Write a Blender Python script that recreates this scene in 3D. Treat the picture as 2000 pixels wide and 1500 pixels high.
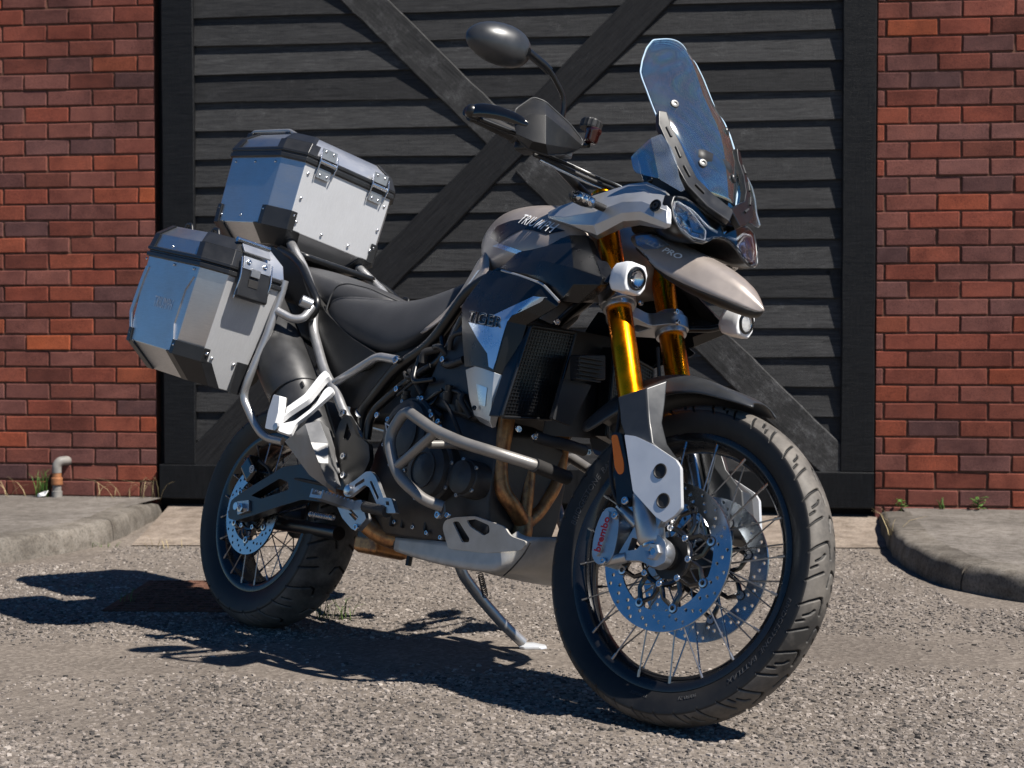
import bpy, bmesh, math, random
import numpy as np
from mathutils import Vector, Matrix
R_ = math.radians
for o in list(bpy.data.objects): bpy.data.objects.remove(o)
scene = bpy.context.scene
C = scene.collection
# ---------------------------------------------------------------- camera, sky, sun, exposure
cam_d = bpy.data.cameras.new('camera'); cam = bpy.data.objects.new('camera', cam_d); C.objects.link(cam)
cam.location = (0, 0, 0.8179); cam.rotation_euler = (R_(90) - 0.02817, 0, 0)
cam_d.sensor_width = 36; cam_d.lens = 55.8; cam_d.clip_end = 500
cam_d.dof.use_dof = True; cam_d.dof.focus_distance = 3.75; cam_d.dof.aperture_fstop = 7.1
scene.camera = cam
SUN = Vector((.492, -.318, .81)).normalized()
world = bpy.data.worlds.new('World'); scene.world = world; world.use_nodes = True
wn = world.node_tree; wn.nodes.clear()
sky = wn.nodes.new('ShaderNodeTexSky'); sky.sky_type = 'NISHITA'; sky.sun_disc = False
sky.sun_elevation = math.asin(SUN.z); sky.sun_rotation = math.atan2(SUN.x, SUN.y)
sky.altitude = 2200; sky.air_density = 1.0; sky.dust_density = .1; sky.ozone_density = 3.0
bg = wn.nodes.new('ShaderNodeBackground'); bg.inputs[1].default_value = .052
wo = wn.nodes.new('ShaderNodeOutputWorld')
hs = wn.nodes.new('ShaderNodeHueSaturation'); hs.inputs['Saturation'].default_value = 1.32
wn.links.new(sky.outputs[0], hs.inputs['Color']); wn.links.new(hs.outputs[0], bg.inputs[0]); wn.links.new(bg.outputs[0], wo.inputs[0])
sl = bpy.data.lights.new('sun', 'SUN'); sl.energy = 5.0; sl.angle = R_(.53); sl.color = (1, .945, .87)
so = bpy.data.objects.new('sun', sl); C.objects.link(so); so.rotation_euler = SUN.to_track_quat('Z', 'Y').to_euler()
scene.view_settings.view_transform = 'Standard'; scene.view_settings.look = 'None'
scene.view_settings.exposure = 0.72; scene.view_settings.gamma = 1
scene.render.resolution_x = 1024; scene.render.resolution_y = 768
rng = random.Random(7); nrng = np.random.default_rng(11)

# ---------------------------------------------------------------- material helpers
class Nt:
    def __init__(s, name):
        s.m = bpy.data.materials.new(name); s.m.use_nodes = True
        s.t = s.m.node_tree; s.b = s.t.nodes['Principled BSDF']
    def n(s, typ, **kw):
        x = s.t.nodes.new('ShaderNode' + typ)
        for k, v in kw.items():
            if k[0] == '_': setattr(x, k[1:], v)
            else: x.inputs[int(k[1:]) if k[0] == 'i' and k[1:].isdigit() else k].default_value = v
        return x
    def l(s, a, b): s.t.links.new(a, b)
    def set(s, **kw):
        for k, v in kw.items(): s.b.inputs[k.replace('_', ' ')].default_value = v
    def ramp(s, src, stops, interp='LINEAR'):
        r = s.n('ValToRGB'); r.color_ramp.interpolation = interp
        e = r.color_ramp.elements
        while len(e) < len(stops): e.new(.5)
        for i, (p, c) in enumerate(stops):
            e[i].position = p; e[i].color = (*c, 1) if len(c) == 3 else c
        s.l(src, r.inputs[0]); return r
    def coords(s, scale=(1, 1, 1), kind='Object'):
        tc = s.n('TexCoord'); mp = s.n('Mapping'); mp.inputs['Scale'].default_value = scale
        s.l(tc.outputs[kind], mp.inputs[0]); return mp.outputs[0]
    def noise(s, vec, scale, detail=4, rough=.55, dist=0):
        x = s.n('TexNoise'); x.inputs['Scale'].default_value = scale; x.inputs['Detail'].default_value = detail
        x.inputs['Roughness'].default_value = rough; x.inputs['Distortion'].default_value = dist
        if vec is not None: s.l(vec, x.inputs['Vector'])
        return x
    def mix(s, fac, a, b, mode='MIX'):
        x = s.n('Mix'); x.data_type = 'RGBA'; x.blend_type = mode
        for v, i in ((fac, 0), (a, 6), (b, 7)):
            if hasattr(v, 'is_output'): s.l(v, x.inputs[i])
            else: x.inputs[i].default_value = v if i == 0 else ((*v, 1) if len(v) == 3 else v)
        return x.outputs[2]
    def bump(s, h, strength=.3, dist=.001, prev=None):
        x = s.n('Bump'); x.inputs['Strength'].default_value = strength; x.inputs['Distance'].default_value = dist
        s.l(h, x.inputs['Height'])
        if prev is not None: s.l(prev, x.inputs['Normal'])
        s.l(x.outputs[0], s.b.inputs['Normal']); return x.outputs[0]

def simple(name, col, rough=.5, metal=0, coat=0, bump=0, bscale=200, var=.15, spec=.5, crough=.05, dust=0):
    """plain procedural surface: slight colour and gloss variation, optional fine relief and dust"""
    m = Nt(name); v = m.coords()
    n1 = m.noise(v, 23, 5)
    c = m.ramp(n1.outputs[0], [(.3, tuple(x * (1 - var) for x in col)), (.7, tuple(min(1, x * (1 + var)) for x in col))])
    co = c.outputs[0]
    if dust:
        nd = m.noise(v, 6, 6, .65)
        dr = m.ramp(nd.outputs[0], [(.45, (0, 0, 0)), (.75, (dust, dust, dust))])
        co = m.mix(dr.outputs[0], co, (.33, .29, .24))
    m.l(co, m.b.inputs['Base Color'])
    rr = m.ramp(n1.outputs[0], [(.3, (max(.02, rough - .06),) * 3), (.7, (min(1, rough + .06),) * 3)])
    m.l(rr.outputs[0], m.b.inputs['Roughness'])
    m.set(Metallic=metal, Coat_Weight=coat, Coat_Roughness=crough, Specular_IOR_Level=spec)
    if bump:
        n2 = m.noise(v, bscale, 3)
        m.bump(n2.outputs[0], bump, .001)
    return m.m

def brushed(name, col, rough=.33, stretch=(2, 60, 60), metal=1.0):
    m = Nt(name); v = m.coords(stretch)
    n1 = m.noise(v, 14, 5, .6); n2 = m.noise(m.coords(), 9, 5, .6)
    mx = m.mix(.5, n1.outputs[0], n2.outputs[0])
    c = m.ramp(mx, [(.3, tuple(x * .82 for x in col)), (.7, tuple(min(1, x * 1.1) for x in col))])
    m.l(c.outputs[0], m.b.inputs['Base Color'])
    r = m.ramp(mx, [(.3, (rough + .1,) * 3), (.7, (rough - .05,) * 3)]); m.l(r.outputs[0], m.b.inputs['Roughness'])
    m.set(Metallic=metal); m.bump(n1.outputs[0], .06, .0006)
    return m.m

# ---------------------------------------------------------------- mesh helpers
def props(o, label=None, cat=None, group=None, kind=None):
    if label: o['label'] = label
    if cat: o['category'] = cat
    if group: o['group'] = group
    if kind: o['kind'] = kind
    return o
def link(o, parent=None, mat=None):
    C.objects.link(o)
    if parent is not None: o.parent = parent
    if mat is not None: o.data.materials.append(mat)
    return o
def finish(me, smooth=True, angle=35):
    if smooth:
        me.shade_smooth(); me.set_sharp_from_angle(angle=R_(angle))
    else: me.shade_flat()
def mk(name, verts, faces, mat=None, parent=None, smooth=True, angle=35, bevel=0, sub=0, solid=0, soff=-1, seg=2, crease=None, front=False):
    me = bpy.data.meshes.new(name); me.from_pydata([tuple(v) for v in verts], [], [tuple(f) for f in faces])
    bm = bmesh.new(); bm.from_mesh(me)
    bmesh.ops.recalc_face_normals(bm, faces=bm.faces)
    if crease:
        cl = bm.edges.layers.float.get('crease_edge') or bm.edges.layers.float.new('crease_edge')
        cs = {frozenset(e[:2]): (e[2] if len(e) > 2 else 1.0) for e in crease}
        for e in bm.edges:
            k = frozenset((e.verts[0].index, e.verts[1].index))
            if k in cs: e[cl] = cs[k]
    bm.to_mesh(me); bm.free()
    finish(me, smooth, angle if not sub else 180)
    o = bpy.data.objects.new(name, me); link(o, parent, mat)
    if sub:
        s = o.modifiers.new('s', 'SUBSURF'); s.levels = sub; s.render_levels = sub
    if solid:
        s = o.modifiers.new('t', 'SOLIDIFY'); s.thickness = solid; s.offset = soff; s.use_even_offset = False
    if bevel:
        b = o.modifiers.new('b', 'BEVEL'); b.width = bevel; b.segments = seg; b.limit_method = 'ANGLE'; b.angle_limit = R_(30)
        b.harden_normals = bool(smooth)
    if front: o.matrix_basis = STEER
    return o
def box_vf(sx, sy, sz, c=(0, 0, 0)):
    v = [(c[0] + x * sx / 2, c[1] + y * sy / 2, c[2] + z * sz / 2) for z in (-1, 1) for y in (-1, 1) for x in (-1, 1)]
    f = [(0, 2, 3, 1), (4, 5, 7, 6), (0, 1, 5, 4), (2, 6, 7, 3), (0, 4, 6, 2), (1, 3, 7, 5)]
    return v, f
def box(name, size, c, mat, parent=None, bevel=.002, rot=None, **k):
    v, f = box_vf(*size)
    if rot is not None: v = [rot @ Vector(x) for x in v]
    v = [Vector(x) + Vector(c) for x in v]
    return mk(name, v, f, mat, parent, bevel=bevel, **k)
def join_vf(parts):
    V, F = [], []
    for v, f in parts:
        b = len(V); V += [tuple(x) for x in v]; F += [tuple(i + b for i in q) for q in f]
    return V, F
def basis(axis, up=(0, 0, 1)):
    a = Vector(axis).normalized(); u = Vector(up)
    if abs(a.dot(u)) > .95: u = Vector((1, 0, 0))
    x = u.cross(a).normalized(); y = a.cross(x)
    return Matrix((x, y, a)).transposed()
def lathe_vf(prof, seg=32, c=(0, 0, 0), axis=(0, -1, 0), closed=False):
    """profile of (radius, height along axis)"""
    m = basis(axis); c = Vector(c); V, F = [], []
    n = len(prof)
    for r, h in prof:
        for i in range(seg):
            a = 2 * math.pi * i / seg
            V.append(c + m @ Vector((r * math.cos(a), r * math.sin(a), h)))
    for j in range(n if closed else n - 1):
        k = (j + 1) % n
        for i in range(seg):
            i2 = (i + 1) % seg
            F.append((j * seg + i, j * seg + i2, k * seg + i2, k * seg + i))
    if not closed:
        if prof[0][0] > 1e-6: F.append(tuple(range(seg)))
        if prof[-1][0] > 1e-6: F.append(tuple(range((n - 1) * seg, n * seg)))
    return V, F
def lathe(name, prof, c, axis, mat, parent=None, seg=32, closed=False, **k):
    v, f = lathe_vf(prof, seg, c, axis, closed); return mk(name, v, f, mat, parent, **k)
def fillet(pts, r, n=6, closed=False):
    pts = [Vector(p) for p in pts]; out = []; N = len(pts)
    for i, p in enumerate(pts):
        if not closed and i in (0, N - 1): out.append(p); continue
        a, b = pts[i - 1], pts[(i + 1) % N]
        da, db = (a - p), (b - p); la, lb = da.length, db.length
        if la < 1e-7 or lb < 1e-7: continue
        da /= la; db /= lb
        ri = r[i] if isinstance(r, (list, tuple)) else r
        d = min(ri, la * .48, lb * .48)
        if d < 1e-5 or da.dot(db) < -.9995: out.append(p); continue
        A, B = p + da * d, p + db * d
        for k in range(n + 1):
            t = k / n; out.append(A * (1 - t) ** 2 + p * 2 * t * (1 - t) + B * t * t)
    return out
def tube_vf(pts, r, seg=12, closed=False, caps=True):
    pts = [Vector(p) for p in pts]; N = len(pts); V, F = [], []
    rs = r if isinstance(r, (list, tuple)) else [r] * N
    def tan(i):
        if closed: return (pts[(i + 1) % N] - pts[i - 1]).normalized()
        return (pts[min(i + 1, N - 1)] - pts[max(i - 1, 0)]).normalized()
    t0 = tan(0); nrm = t0.orthogonal().normalized()
    for i in range(N):
        t = tan(i); nrm = (nrm - t * nrm.dot(t)).normalized(); bn = t.cross(nrm)
        for k in range(seg):
            a = 2 * math.pi * k / seg
            V.append(pts[i] + (nrm * math.cos(a) + bn * math.sin(a)) * rs[i])
    for i in range(N if closed else N - 1):
        j = (i + 1) % N
        for k in range(seg):
            k2 = (k + 1) % seg; F.append((i * seg + k, i * seg + k2, j * seg + k2, j * seg + k))
    if caps and not closed: F += [tuple(range(seg)), tuple(range((N - 1) * seg, N * seg))]
    return V, F
def tube(name, pts, r, mat, parent=None, fil=.03, seg=14, fn=6, closed=False, **k):
    P = fillet(pts, fil, fn, closed) if fil else pts
    v, f = tube_vf(P, r, seg, closed); k.setdefault('angle', 62); return mk(name, v, f, mat, parent, **k)
def tubes(name, lst, mat, parent=None, fil=.03, seg=12, **k):
    return mk(name, *join_vf([tube_vf(fillet(p, fil, 5), r, seg) for p, r in lst]), mat, parent, **k)
def fill2d(loops):
    """2-D outline with holes -> (verts2d, tris, loops of indices)"""
    bm = bmesh.new(); idx = []
    for lp in loops:
        vs = [bm.verts.new((p[0], p[1], 0)) for p in lp]
        for i in range(len(vs)): bm.edges.new((vs[i - 1], vs[i]))
    bmesh.ops.triangle_fill(bm, use_beauty=True, edges=bm.edges[:])
    bm.verts.index_update()
    V = [(v.co.x, v.co.y) for v in bm.verts]; F = [[v.index for v in f.verts] for f in bm.faces]
    bm.free(); b = 0
    for lp in loops: idx.append(list(range(b, b + len(lp)))); b += len(lp)
    return V, F, idx
def plate_vf(outline, holes=(), t=.004, frame=None):
    V2, F2, lp = fill2d([outline] + list(holes)); n = len(V2)
    O, U, Vv, N = frame
    V = [O + U * a + Vv * b + N * (t / 2) for a, b in V2] + [O + U * a + Vv * b - N * (t / 2) for a, b in V2]
    F = [tuple(f) for f in F2] + [tuple(i + n for i in reversed(f)) for f in F2]
    for l in lp:
        for i in range(len(l)): F.append((l[i - 1], l[i], l[i] + n, l[i - 1] + n))
    return V, F
def frame_of(o, a, b):
    """plane frame: origin o, u towards a, v towards b side"""
    o, a, b = Vector(o), Vector(a), Vector(b); U = (a - o).normalized(); N = U.cross(b - o).normalized(); V = N.cross(U)
    return o, U, V, N
def plate3(name, pts, t, mat, parent=None, holes=(), rad=.006, bevel=.0015, plane=None, hrad=.004, **k):
    """plate whose outline (and holes) are given as 3-D points lying about one plane"""
    P = [Vector(p) for p in pts]
    if plane is None:
        c = sum(P, Vector()) / len(P); n = Vector()
        for i in range(len(P)): n += (P[i - 1] - c).cross(P[i] - c)
        n.normalize(); U = (P[1] - P[0]); U = (U - n * U.dot(n)).normalized(); fr = (c, U, n.cross(U), n)
    else: fr = plane
    to2 = lambda p: ((Vector(p) - fr[0]).dot(fr[1]), (Vector(p) - fr[0]).dot(fr[2]))
    f2 = lambda q, r: [(v.x, v.y) for v in fillet([Vector((*to2(p), 0)) for p in q], r, 4, True)]
    return mk(name, *plate_vf(f2(P, rad), [f2(h, hrad) for h in holes], t, fr), mat, parent, bevel=bevel, **k)
def ring2(c, r, n=16): return [(c[0] + r * math.cos(2 * math.pi * i / n), c[1] + r * math.sin(2 * math.pi * i / n)) for i in range(n)]
def loft_vf(secs, capped=True, closed=True):
    n = len(secs[0]); V = [p for s in secs for p in s]; F = []
    for i in range(len(secs) - 1):
        for k in range(n if closed else n - 1):
            k2 = (k + 1) % n; F.append((i * n + k, i * n + k2, (i + 1) * n + k2, (i + 1) * n + k))
    if capped and closed: F += [tuple(range(n)), tuple(range((len(secs) - 1) * n, len(secs) * n))]
    return V, F
def loft(name, secs, mat, parent=None, **k): return mk(name, *loft_vf(secs), mat, parent, **k)
def grid_vf(rows):
    n = len(rows[0]); V = [p for r in rows for p in r]
    return V, [(i * n + k, i * n + k + 1, (i + 1) * n + k + 1, (i + 1) * n + k) for i in range(len(rows) - 1) for k in range(n - 1)]
def shell(name, rows, mat, parent=None, sub=2, solid=.004, **k): return mk(name, *grid_vf(rows), mat, parent, sub=sub, solid=solid, **k)
def my(p): return (p[0], -p[1], p[2])
def mirror_copy(o, parent=None):
    """the same part on the machine's other side"""
    me = o.data.copy(); c = o.copy(); c.data = me; C.objects.link(c); c.parent = parent if parent else o.parent
    for v in me.vertices: v.co.y = -v.co.y
    me.flip_normals()
    return c
def text(name, s, size, frame, mat, parent=None, ext=.0006, shear=0, off=0, sx=1, front=False, align='LEFT', space=1.0):
    cu = bpy.data.curves.new(name, 'FONT'); cu.body = s; cu.size = size; cu.extrude = ext; cu.shear = shear; cu.offset = off
    cu.align_x = align; cu.space_character = space; cu.resolution_u = 3
    t = bpy.data.objects.new(name, cu); C.objects.link(t)
    me = bpy.data.meshes.new_from_object(t); bpy.data.objects.remove(t)
    O, U, V, N = frame
    for v in me.vertices: v.co = O + U * (v.co.x * sx) + V * v.co.y + N * v.co.z
    o = bpy.data.objects.new(name, me); link(o, parent, mat)
    if front: o.matrix_basis = STEER
    return o
def copy_tree(o, parent=None, loc=None):
    c = o.copy(); C.objects.link(c); c.parent = parent
    if loc is not None: c.location = loc
    for ch in o.children: copy_tree(ch, c)
    return c

# ---------------------------------------------------------------- the place: ground, pavements, walls, door
WU = Vector((.99055, -.13715, 0)); WN = Vector((-.13715, -.99055, 0)); W0 = Vector((0, 7.10, 0))
def W(s, d, z): return W0 + WU * s + WN * d + Vector((0, 0, z))
WROT = Matrix((WU, -WN, Vector((0, 0, 1)))).transposed()      # local x along wall, y into wall, z up

def m_asphalt():
    m = Nt('worn asphalt'); v = m.coords()
    big = m.noise(v, .9, 5, .6); fine = m.noise(v, 260, 3, .7); vo = m.n('TexVoronoi'); vo.inputs['Scale'].default_value = 95; m.l(v, vo.inputs['Vector'])
    c1 = m.ramp(fine.outputs[0], [(.3, (.085, .073, .064)), (.55, (.175, .152, .133)), (.75, (.26, .23, .203))])
    c2 = m.ramp(vo.outputs['Color'], [(.2, (.11, .096, .086)), (.6, (.2, .175, .153)), (.9, (.30, .268, .238))])
    c = m.mix(.5, c1.outputs[0], c2.outputs[0])
    bb = m.ramp(big.outputs[0], [(.35, (.72, .7, .68)), (.65, (1.1, 1.07, 1.03))])
    m.l(m.mix(1, c, bb.outputs[0], 'MULTIPLY'), m.b.inputs['Base Color']); m.set(Roughness=.93, Specular_IOR_Level=.2)
    h = m.mix(.5, fine.outputs[0], vo.outputs['Distance']); m.bump(h, .8, .004); return m.m
def m_concrete(name, a, b, sc=1):
    m = Nt(name); v = m.coords()
    n1 = m.noise(v, 2.2 * sc, 7, .65); n2 = m.noise(v, 120 * sc, 4, .7); n3 = m.noise(v, 17 * sc, 6, .7)
    c = m.ramp(n1.outputs[0], [(.3, a), (.7, b)])
    s = m.ramp(n3.outputs[0], [(.35, (.62, .6, .58)), (.6, (1.05, 1.05, 1.05))]); sp = m.ramp(n2.outputs[0], [(.32, (.55, .55, .55)), (.5, (1, 1, 1)), (.75, (1.25, 1.22, 1.18))])
    m.l(m.mix(1, m.mix(1, c.outputs[0], s.outputs[0], 'MULTIPLY'), sp.outputs[0], 'MULTIPLY'), m.b.inputs['Base Color'])
    m.set(Roughness=.92, Specular_IOR_Level=.2); m.bump(m.mix(.6, n2.outputs[0], n3.outputs[0]), .55, .003); return m.m
def m_brick():
    m = Nt('red brick'); oi = m.n('ObjectInfo'); v = m.coords(); ge = m.n('NewGeometry'); su = m.n('Math', _operation='ADD'); fr_ = m.n('Math', _operation='FRACT')
    m.l(oi.outputs['Random'], su.inputs[0]); m.l(ge.outputs['Random Per Island'], su.inputs[1]); m.l(su.outputs[0], fr_.inputs[0])
    pal = m.ramp(fr_.outputs[0], [(0, (.115, .036, .026)), (.12, (.205, .052, .032)), (.26, (.180, .062, .046)), (.38, (.140, .064, .057)), (.50, (.25, .060, .030)), (.58, (.17, .056, .041)), (.70, (.115, .050, .045)), (.80, (.19, .070, .054)), (.90, (.085, .043, .042)), (.96, (.145, .045, .030)), (.985, (.33, .080, .032)), (1, (.20, .055, .036))])
    ad = m.n('VectorMath', _operation='ADD'); m.l(v, ad.inputs[0])
    sc = m.n('VectorMath', _operation='SCALE'); cmb = m.n('CombineXYZ'); 
    for i in range(3): m.l(fr_.outputs[0], cmb.inputs[i])
    m.l(cmb.outputs[0], sc.inputs[0]); sc.inputs['Scale'].default_value = 37; m.l(sc.outputs[0], ad.inputs[1])
    n1 = m.noise(ad.outputs[0], 9, 5, .65); n2 = m.noise(ad.outputs[0], 260, 3, .7)
    bl = m.ramp(n1.outputs[0], [(.3, (.72, .68, .7)), (.52, (1, 1, 1)), (.72, (1.18, 1.12, 1.06))])
    sp = m.ramp(n2.outputs[0], [(.28, (.38, .36, .36)), (.46, (.95, .95, .95)), (.72, (1.4, 1.38, 1.38))])
    wst = m.noise(ge.outputs['Position'], 1.6, 7, .7, .4); ws_ = m.ramp(wst.outputs[0], [(.32, (.62, .60, .60)), (.5, (1, 1, 1)), (.72, (1.14, 1.12, 1.1))])   # soot and weather over many bricks
    m.l(m.mix(1, m.mix(1, m.mix(1, pal.outputs[0], bl.outputs[0], 'MULTIPLY'), sp.outputs[0], 'MULTIPLY'), ws_.outputs[0], 'MULTIPLY'), m.b.inputs['Base Color'])
    m.set(Roughness=.88, Specular_IOR_Level=.25); n3 = m.noise(ad.outputs[0], 90, 4, .6)
    m.bump(m.mix(.4, n2.outputs[0], n3.outputs[0]), .8, .0035); return m.m
def m_wood(name, dark, light, worn, wear=(.62, .8), axis='x', sc=1.0, rough=.62):
    m = Nt(name); st = (1.2, 22, 22) if axis == 'x' else (22, 22, 1.2)
    oi = m.n('ObjectInfo'); tc = m.n('TexCoord'); ad = m.n('VectorMath', _operation='ADD')
    cmb = m.n('CombineXYZ'); mu = m.n('Math', _operation='MULTIPLY'); mu.inputs[1].default_value = 61
    m.l(oi.outputs['Random'], mu.inputs[0])
    for i in range(3): m.l(mu.outputs[0], cmb.inputs[i])
    m.l(tc.outputs['Object'], ad.inputs[0]); m.l(cmb.outputs[0], ad.inputs[1])
    mp = m.n('Mapping'); mp.inputs['Scale'].default_value = st; m.l(ad.outputs[0], mp.inputs[0])
    g = m.noise(mp.outputs[0], 6 * sc, 8, .7, 1.2); g2 = m.noise(ad.outputs[0], 9, 10, .82); fine = m.noise(mp.outputs[0], 40, 4, .6)
    kn = m.n('TexVoronoi'); kn.inputs['Scale'].default_value = 3.1; m.l(ad.outputs[0], kn.inputs['Vector'])
    c = m.ramp(g.outputs[0], [(.3, dark), (.7, light)])
    w = m.mix(1, g2.outputs[0], m.ramp(fine.outputs[0], [(.3, (.7, .7, .7)), (.7, (1.15, 1.15, 1.15))]).outputs[0], 'MULTIPLY')
    wr = m.ramp(w, [(wear[0], (0, 0, 0)), (wear[1], (.85, .85, .85))])
    k = m.ramp(kn.outputs['Distance'], [(.025, (.35, .35, .35)), (.05, (1, 1, 1))])
    col = m.mix(1, m.mix(wr.outputs[0], c.outputs[0], worn), k.outputs[0], 'MULTIPLY')
    pr = m.ramp(oi.outputs['Random'], [(0, (.62, .62, .63)), (1, (1.35, 1.34, 1.32))]); col = m.mix(1, col, pr.outputs[0], 'MULTIPLY')
    m.l(col, m.b.inputs['Base Color'])
    rr = m.ramp(g.outputs[0], [(.3, (rough - .1,) * 3), (.7, (rough + .12,) * 3)]); m.l(rr.outputs[0], m.b.inputs['Roughness'])
    m.set(Specular_IOR_Level=.18)
    mp2 = m.n('Mapping'); mp2.inputs['Scale'].default_value = (170, 6, 5) if axis == 'x' else (5, 6, 170); m.l(ad.outputs[0], mp2.inputs[0]); saw = m.noise(mp2.outputs[0], 1, 3, .6)   # faint saw marks across the grain
    m.bump(m.mix(.3, m.mix(.6, g.outputs[0], fine.outputs[0]), saw.outputs[0]), .8, .0035); return m.m
M_asph = m_asphalt(); M_kerb = m_concrete('kerb concrete', (.095, .085, .074), (.22, .198, .172)); M_apron = m_concrete('apron concrete', (.19, .155, .128), (.30, .25, .205), .8)
M_pave = m_concrete('pavement tarmac', (.11, .099, .088), (.225, .205, .185), 1.4)
M_brick = m_brick(); M_mortar = m_concrete('mortar', (.10, .05, .034), (.20, .10, .068), 3)
M_slat = m_wood('black stained slat', (.010, .0102, .011), (.055, .055, .056), (.17, .17, .173), (.56, .9))
M_frame = m_wood('black stained frame timber', (.0035, .0039, .0048), (.011, .012, .0138), (.14, .145, .15), (.66, .95), 'z', rough=.48)
M_brace = m_wood('black stained brace', (.008, .008, .009), (.03, .0305, .032), (.15, .15, .155), (.60, .9))
M_brace2 = m_wood('worn brace', (.011, .011, .0115), (.045, .045, .045), (.20, .20, .205), (.47, .82))
M_dark = simple('dark void', (.006, .006, .007), .9)

# ground sheet
v = [(x, y, 0) for y in (-80, 0, 9, 80) for x in (-80, -4, 4, 80)]
f = [(i * 4 + k, i * 4 + k + 1, i * 4 + k + 5, i * 4 + k + 4) for i in range(3) for k in range(3)]
props(mk('ground', v, f, M_asph, smooth=False), kind='structure')
# concrete apron rising gently to the door
ap = []
for j in range(7):
    t = j / 6; row = []
    for i in range(13):
        s = -1.62 + 3.22 * i / 12; a = Vector((s * .93, 6.22 - .02 * s + .012 * math.sin(i * 2.1), .004)); b = W(s, -.08, .052)
        p_ = a.lerp(b, t); p_.z = .004 + .048 * t ** 1.3; row.append(p_)
    ap.append(row)
props(mk('concrete_apron', *grid_vf(ap), M_apron), kind='structure')

def kerb(name, line, side, top, joints, cut0, label):
    """rounded kerb swept along a line on the ground; side=+1: pavement to the right of the line's direction"""
    P_ = fillet([Vector((x, y, 0)) for x, y in line], .5, 10)
    # resample
    L = [0]
    for i in range(1, len(P_)): L.append(L[-1] + (P_[i] - P_[i - 1]).length)
    def at(d):
        for i in range(1, len(L)):
            if L[i] >= d: t = (d - L[i - 1]) / max(1e-9, L[i] - L[i - 1]); return P_[i - 1].lerp(P_[i], t)
        return P_[-1]
    prof = [(0, -.05), (.004, .03), (.012, top - .022), (.022, top - .006), (.036, top), (.13, top + .004), (.134, top - .03)]
    root = props(bpy.data.objects.new(name, None), kind='structure'); C.objects.link(root)
    d = 0; inner = []
    while d < L[-1] - .02:
        e = min(L[-1], d + joints); n = max(2, int((e - d) / .04)); secs = []
        for i in range(n + 1):
            dd = d + .005 + (e - d - .010) * i / n; c = at(dd); t = (at(dd + .01) - at(dd - .01)).normalized()
            nr = Vector((t.y, -t.x, 0)) * side
            drop = 1.0 if dd > cut0 else (.7 + .3 * dd / cut0 if cut0 else 1)
            secs.append([c + nr * (a + .0035 * math.sin(dd * 23 + a * 90) * (a < .03)) + Vector((0, 0, z * (drop if z > 0 else 1) + .002 * math.sin(dd * 31 + z * 50))) for a, z in prof])
            inner.append(c + nr * .13 + Vector((0, 0, top * drop - .002)))
        mk('kerb_stone', *loft_vf(secs, True, True), M_kerb, root, angle=50)
        d = e
    return inner
KT = .088
inL = kerb('kerb_left', [(-1.615, 7.33), (-1.60, 6.27), (-1.86, 5.72), (-2.5, 5.36), (-3.6, 5.2), (-7, 5.15)], 1, KT, .915, .35, '')
inR = kerb('kerb_right', [(1.60, 6.95), (1.53, 6.6), (1.40, 5.75), (1.42, 5.2), (1.60, 4.86), (2.1, 4.55), (3.2, 4.42), (7, 4.4)], -1, KT, .915, .25, '')
def pavement(name, inner, far):
    rows = [inner, [Vector((far(p)[0], far(p)[1], max(p.z, .085))) for p in inner]]
    rows.insert(1, [a.lerp(b, .5) + Vector((0, 0, .004)) for a, b in zip(*rows)])
    return props(mk(name, *grid_vf(rows), M_pave, smooth=True, angle=60), kind='structure')
def toward_wall(p):
    s = (p - W0).dot(WU); q_ = W(s, -.02, 0); return (q_.x, q_.y)
pavement('pavement_left', inL, toward_wall); pavement('pavement_right', inR, toward_wall)

# brick walls: every brick in view is a piece of its own
def brick_mesh(L, H, seed):
    r = random.Random(seed); bm = bmesh.new()
    V, F = box_vf(L, .1, H)
    vs = [bm.verts.new(Vector(x) + Vector((r.uniform(-.0016, .0016), r.uniform(-.0022, .0022), r.uniform(-.0014, .0014)))) for x in V]
    for q_ in F: bm.faces.new([vs[i] for i in q_])
    bmesh.ops.bevel(bm, geom=[e for e in bm.edges if all(v.co.y < 0 for v in e.verts)], offset=.003, segments=1, profile=.5, affect='EDGES')
    bmesh.ops.recalc_face_normals(bm, faces=bm.faces)
    me = bpy.data.meshes.new('brick'); bm.to_mesh(me); bm.free(); finish(me, False); me.materials.append(M_brick); return me
BL, BH, BP = .2095, .0655, .219
FULL = [brick_mesh(BL, BH, i) for i in range(8)]
_cache = {}
def brick(L, parent, s, z):
    if L >= BL - .004: me = FULL[rng.randrange(8)]
    else:
        k = round(L, 3)
        if k not in _cache: _cache[k] = brick_mesh(k, BH, 99)
        me = _cache[k]
    o = bpy.data.objects.new('brick', me); link(o, parent)
    o.location = (s, .05 + rng.uniform(-.0018, .0018), z); o.rotation_euler = (rng.uniform(-.008, .008), rng.uniform(-.009, .009), rng.uniform(-.008, .008))
    return o
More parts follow.
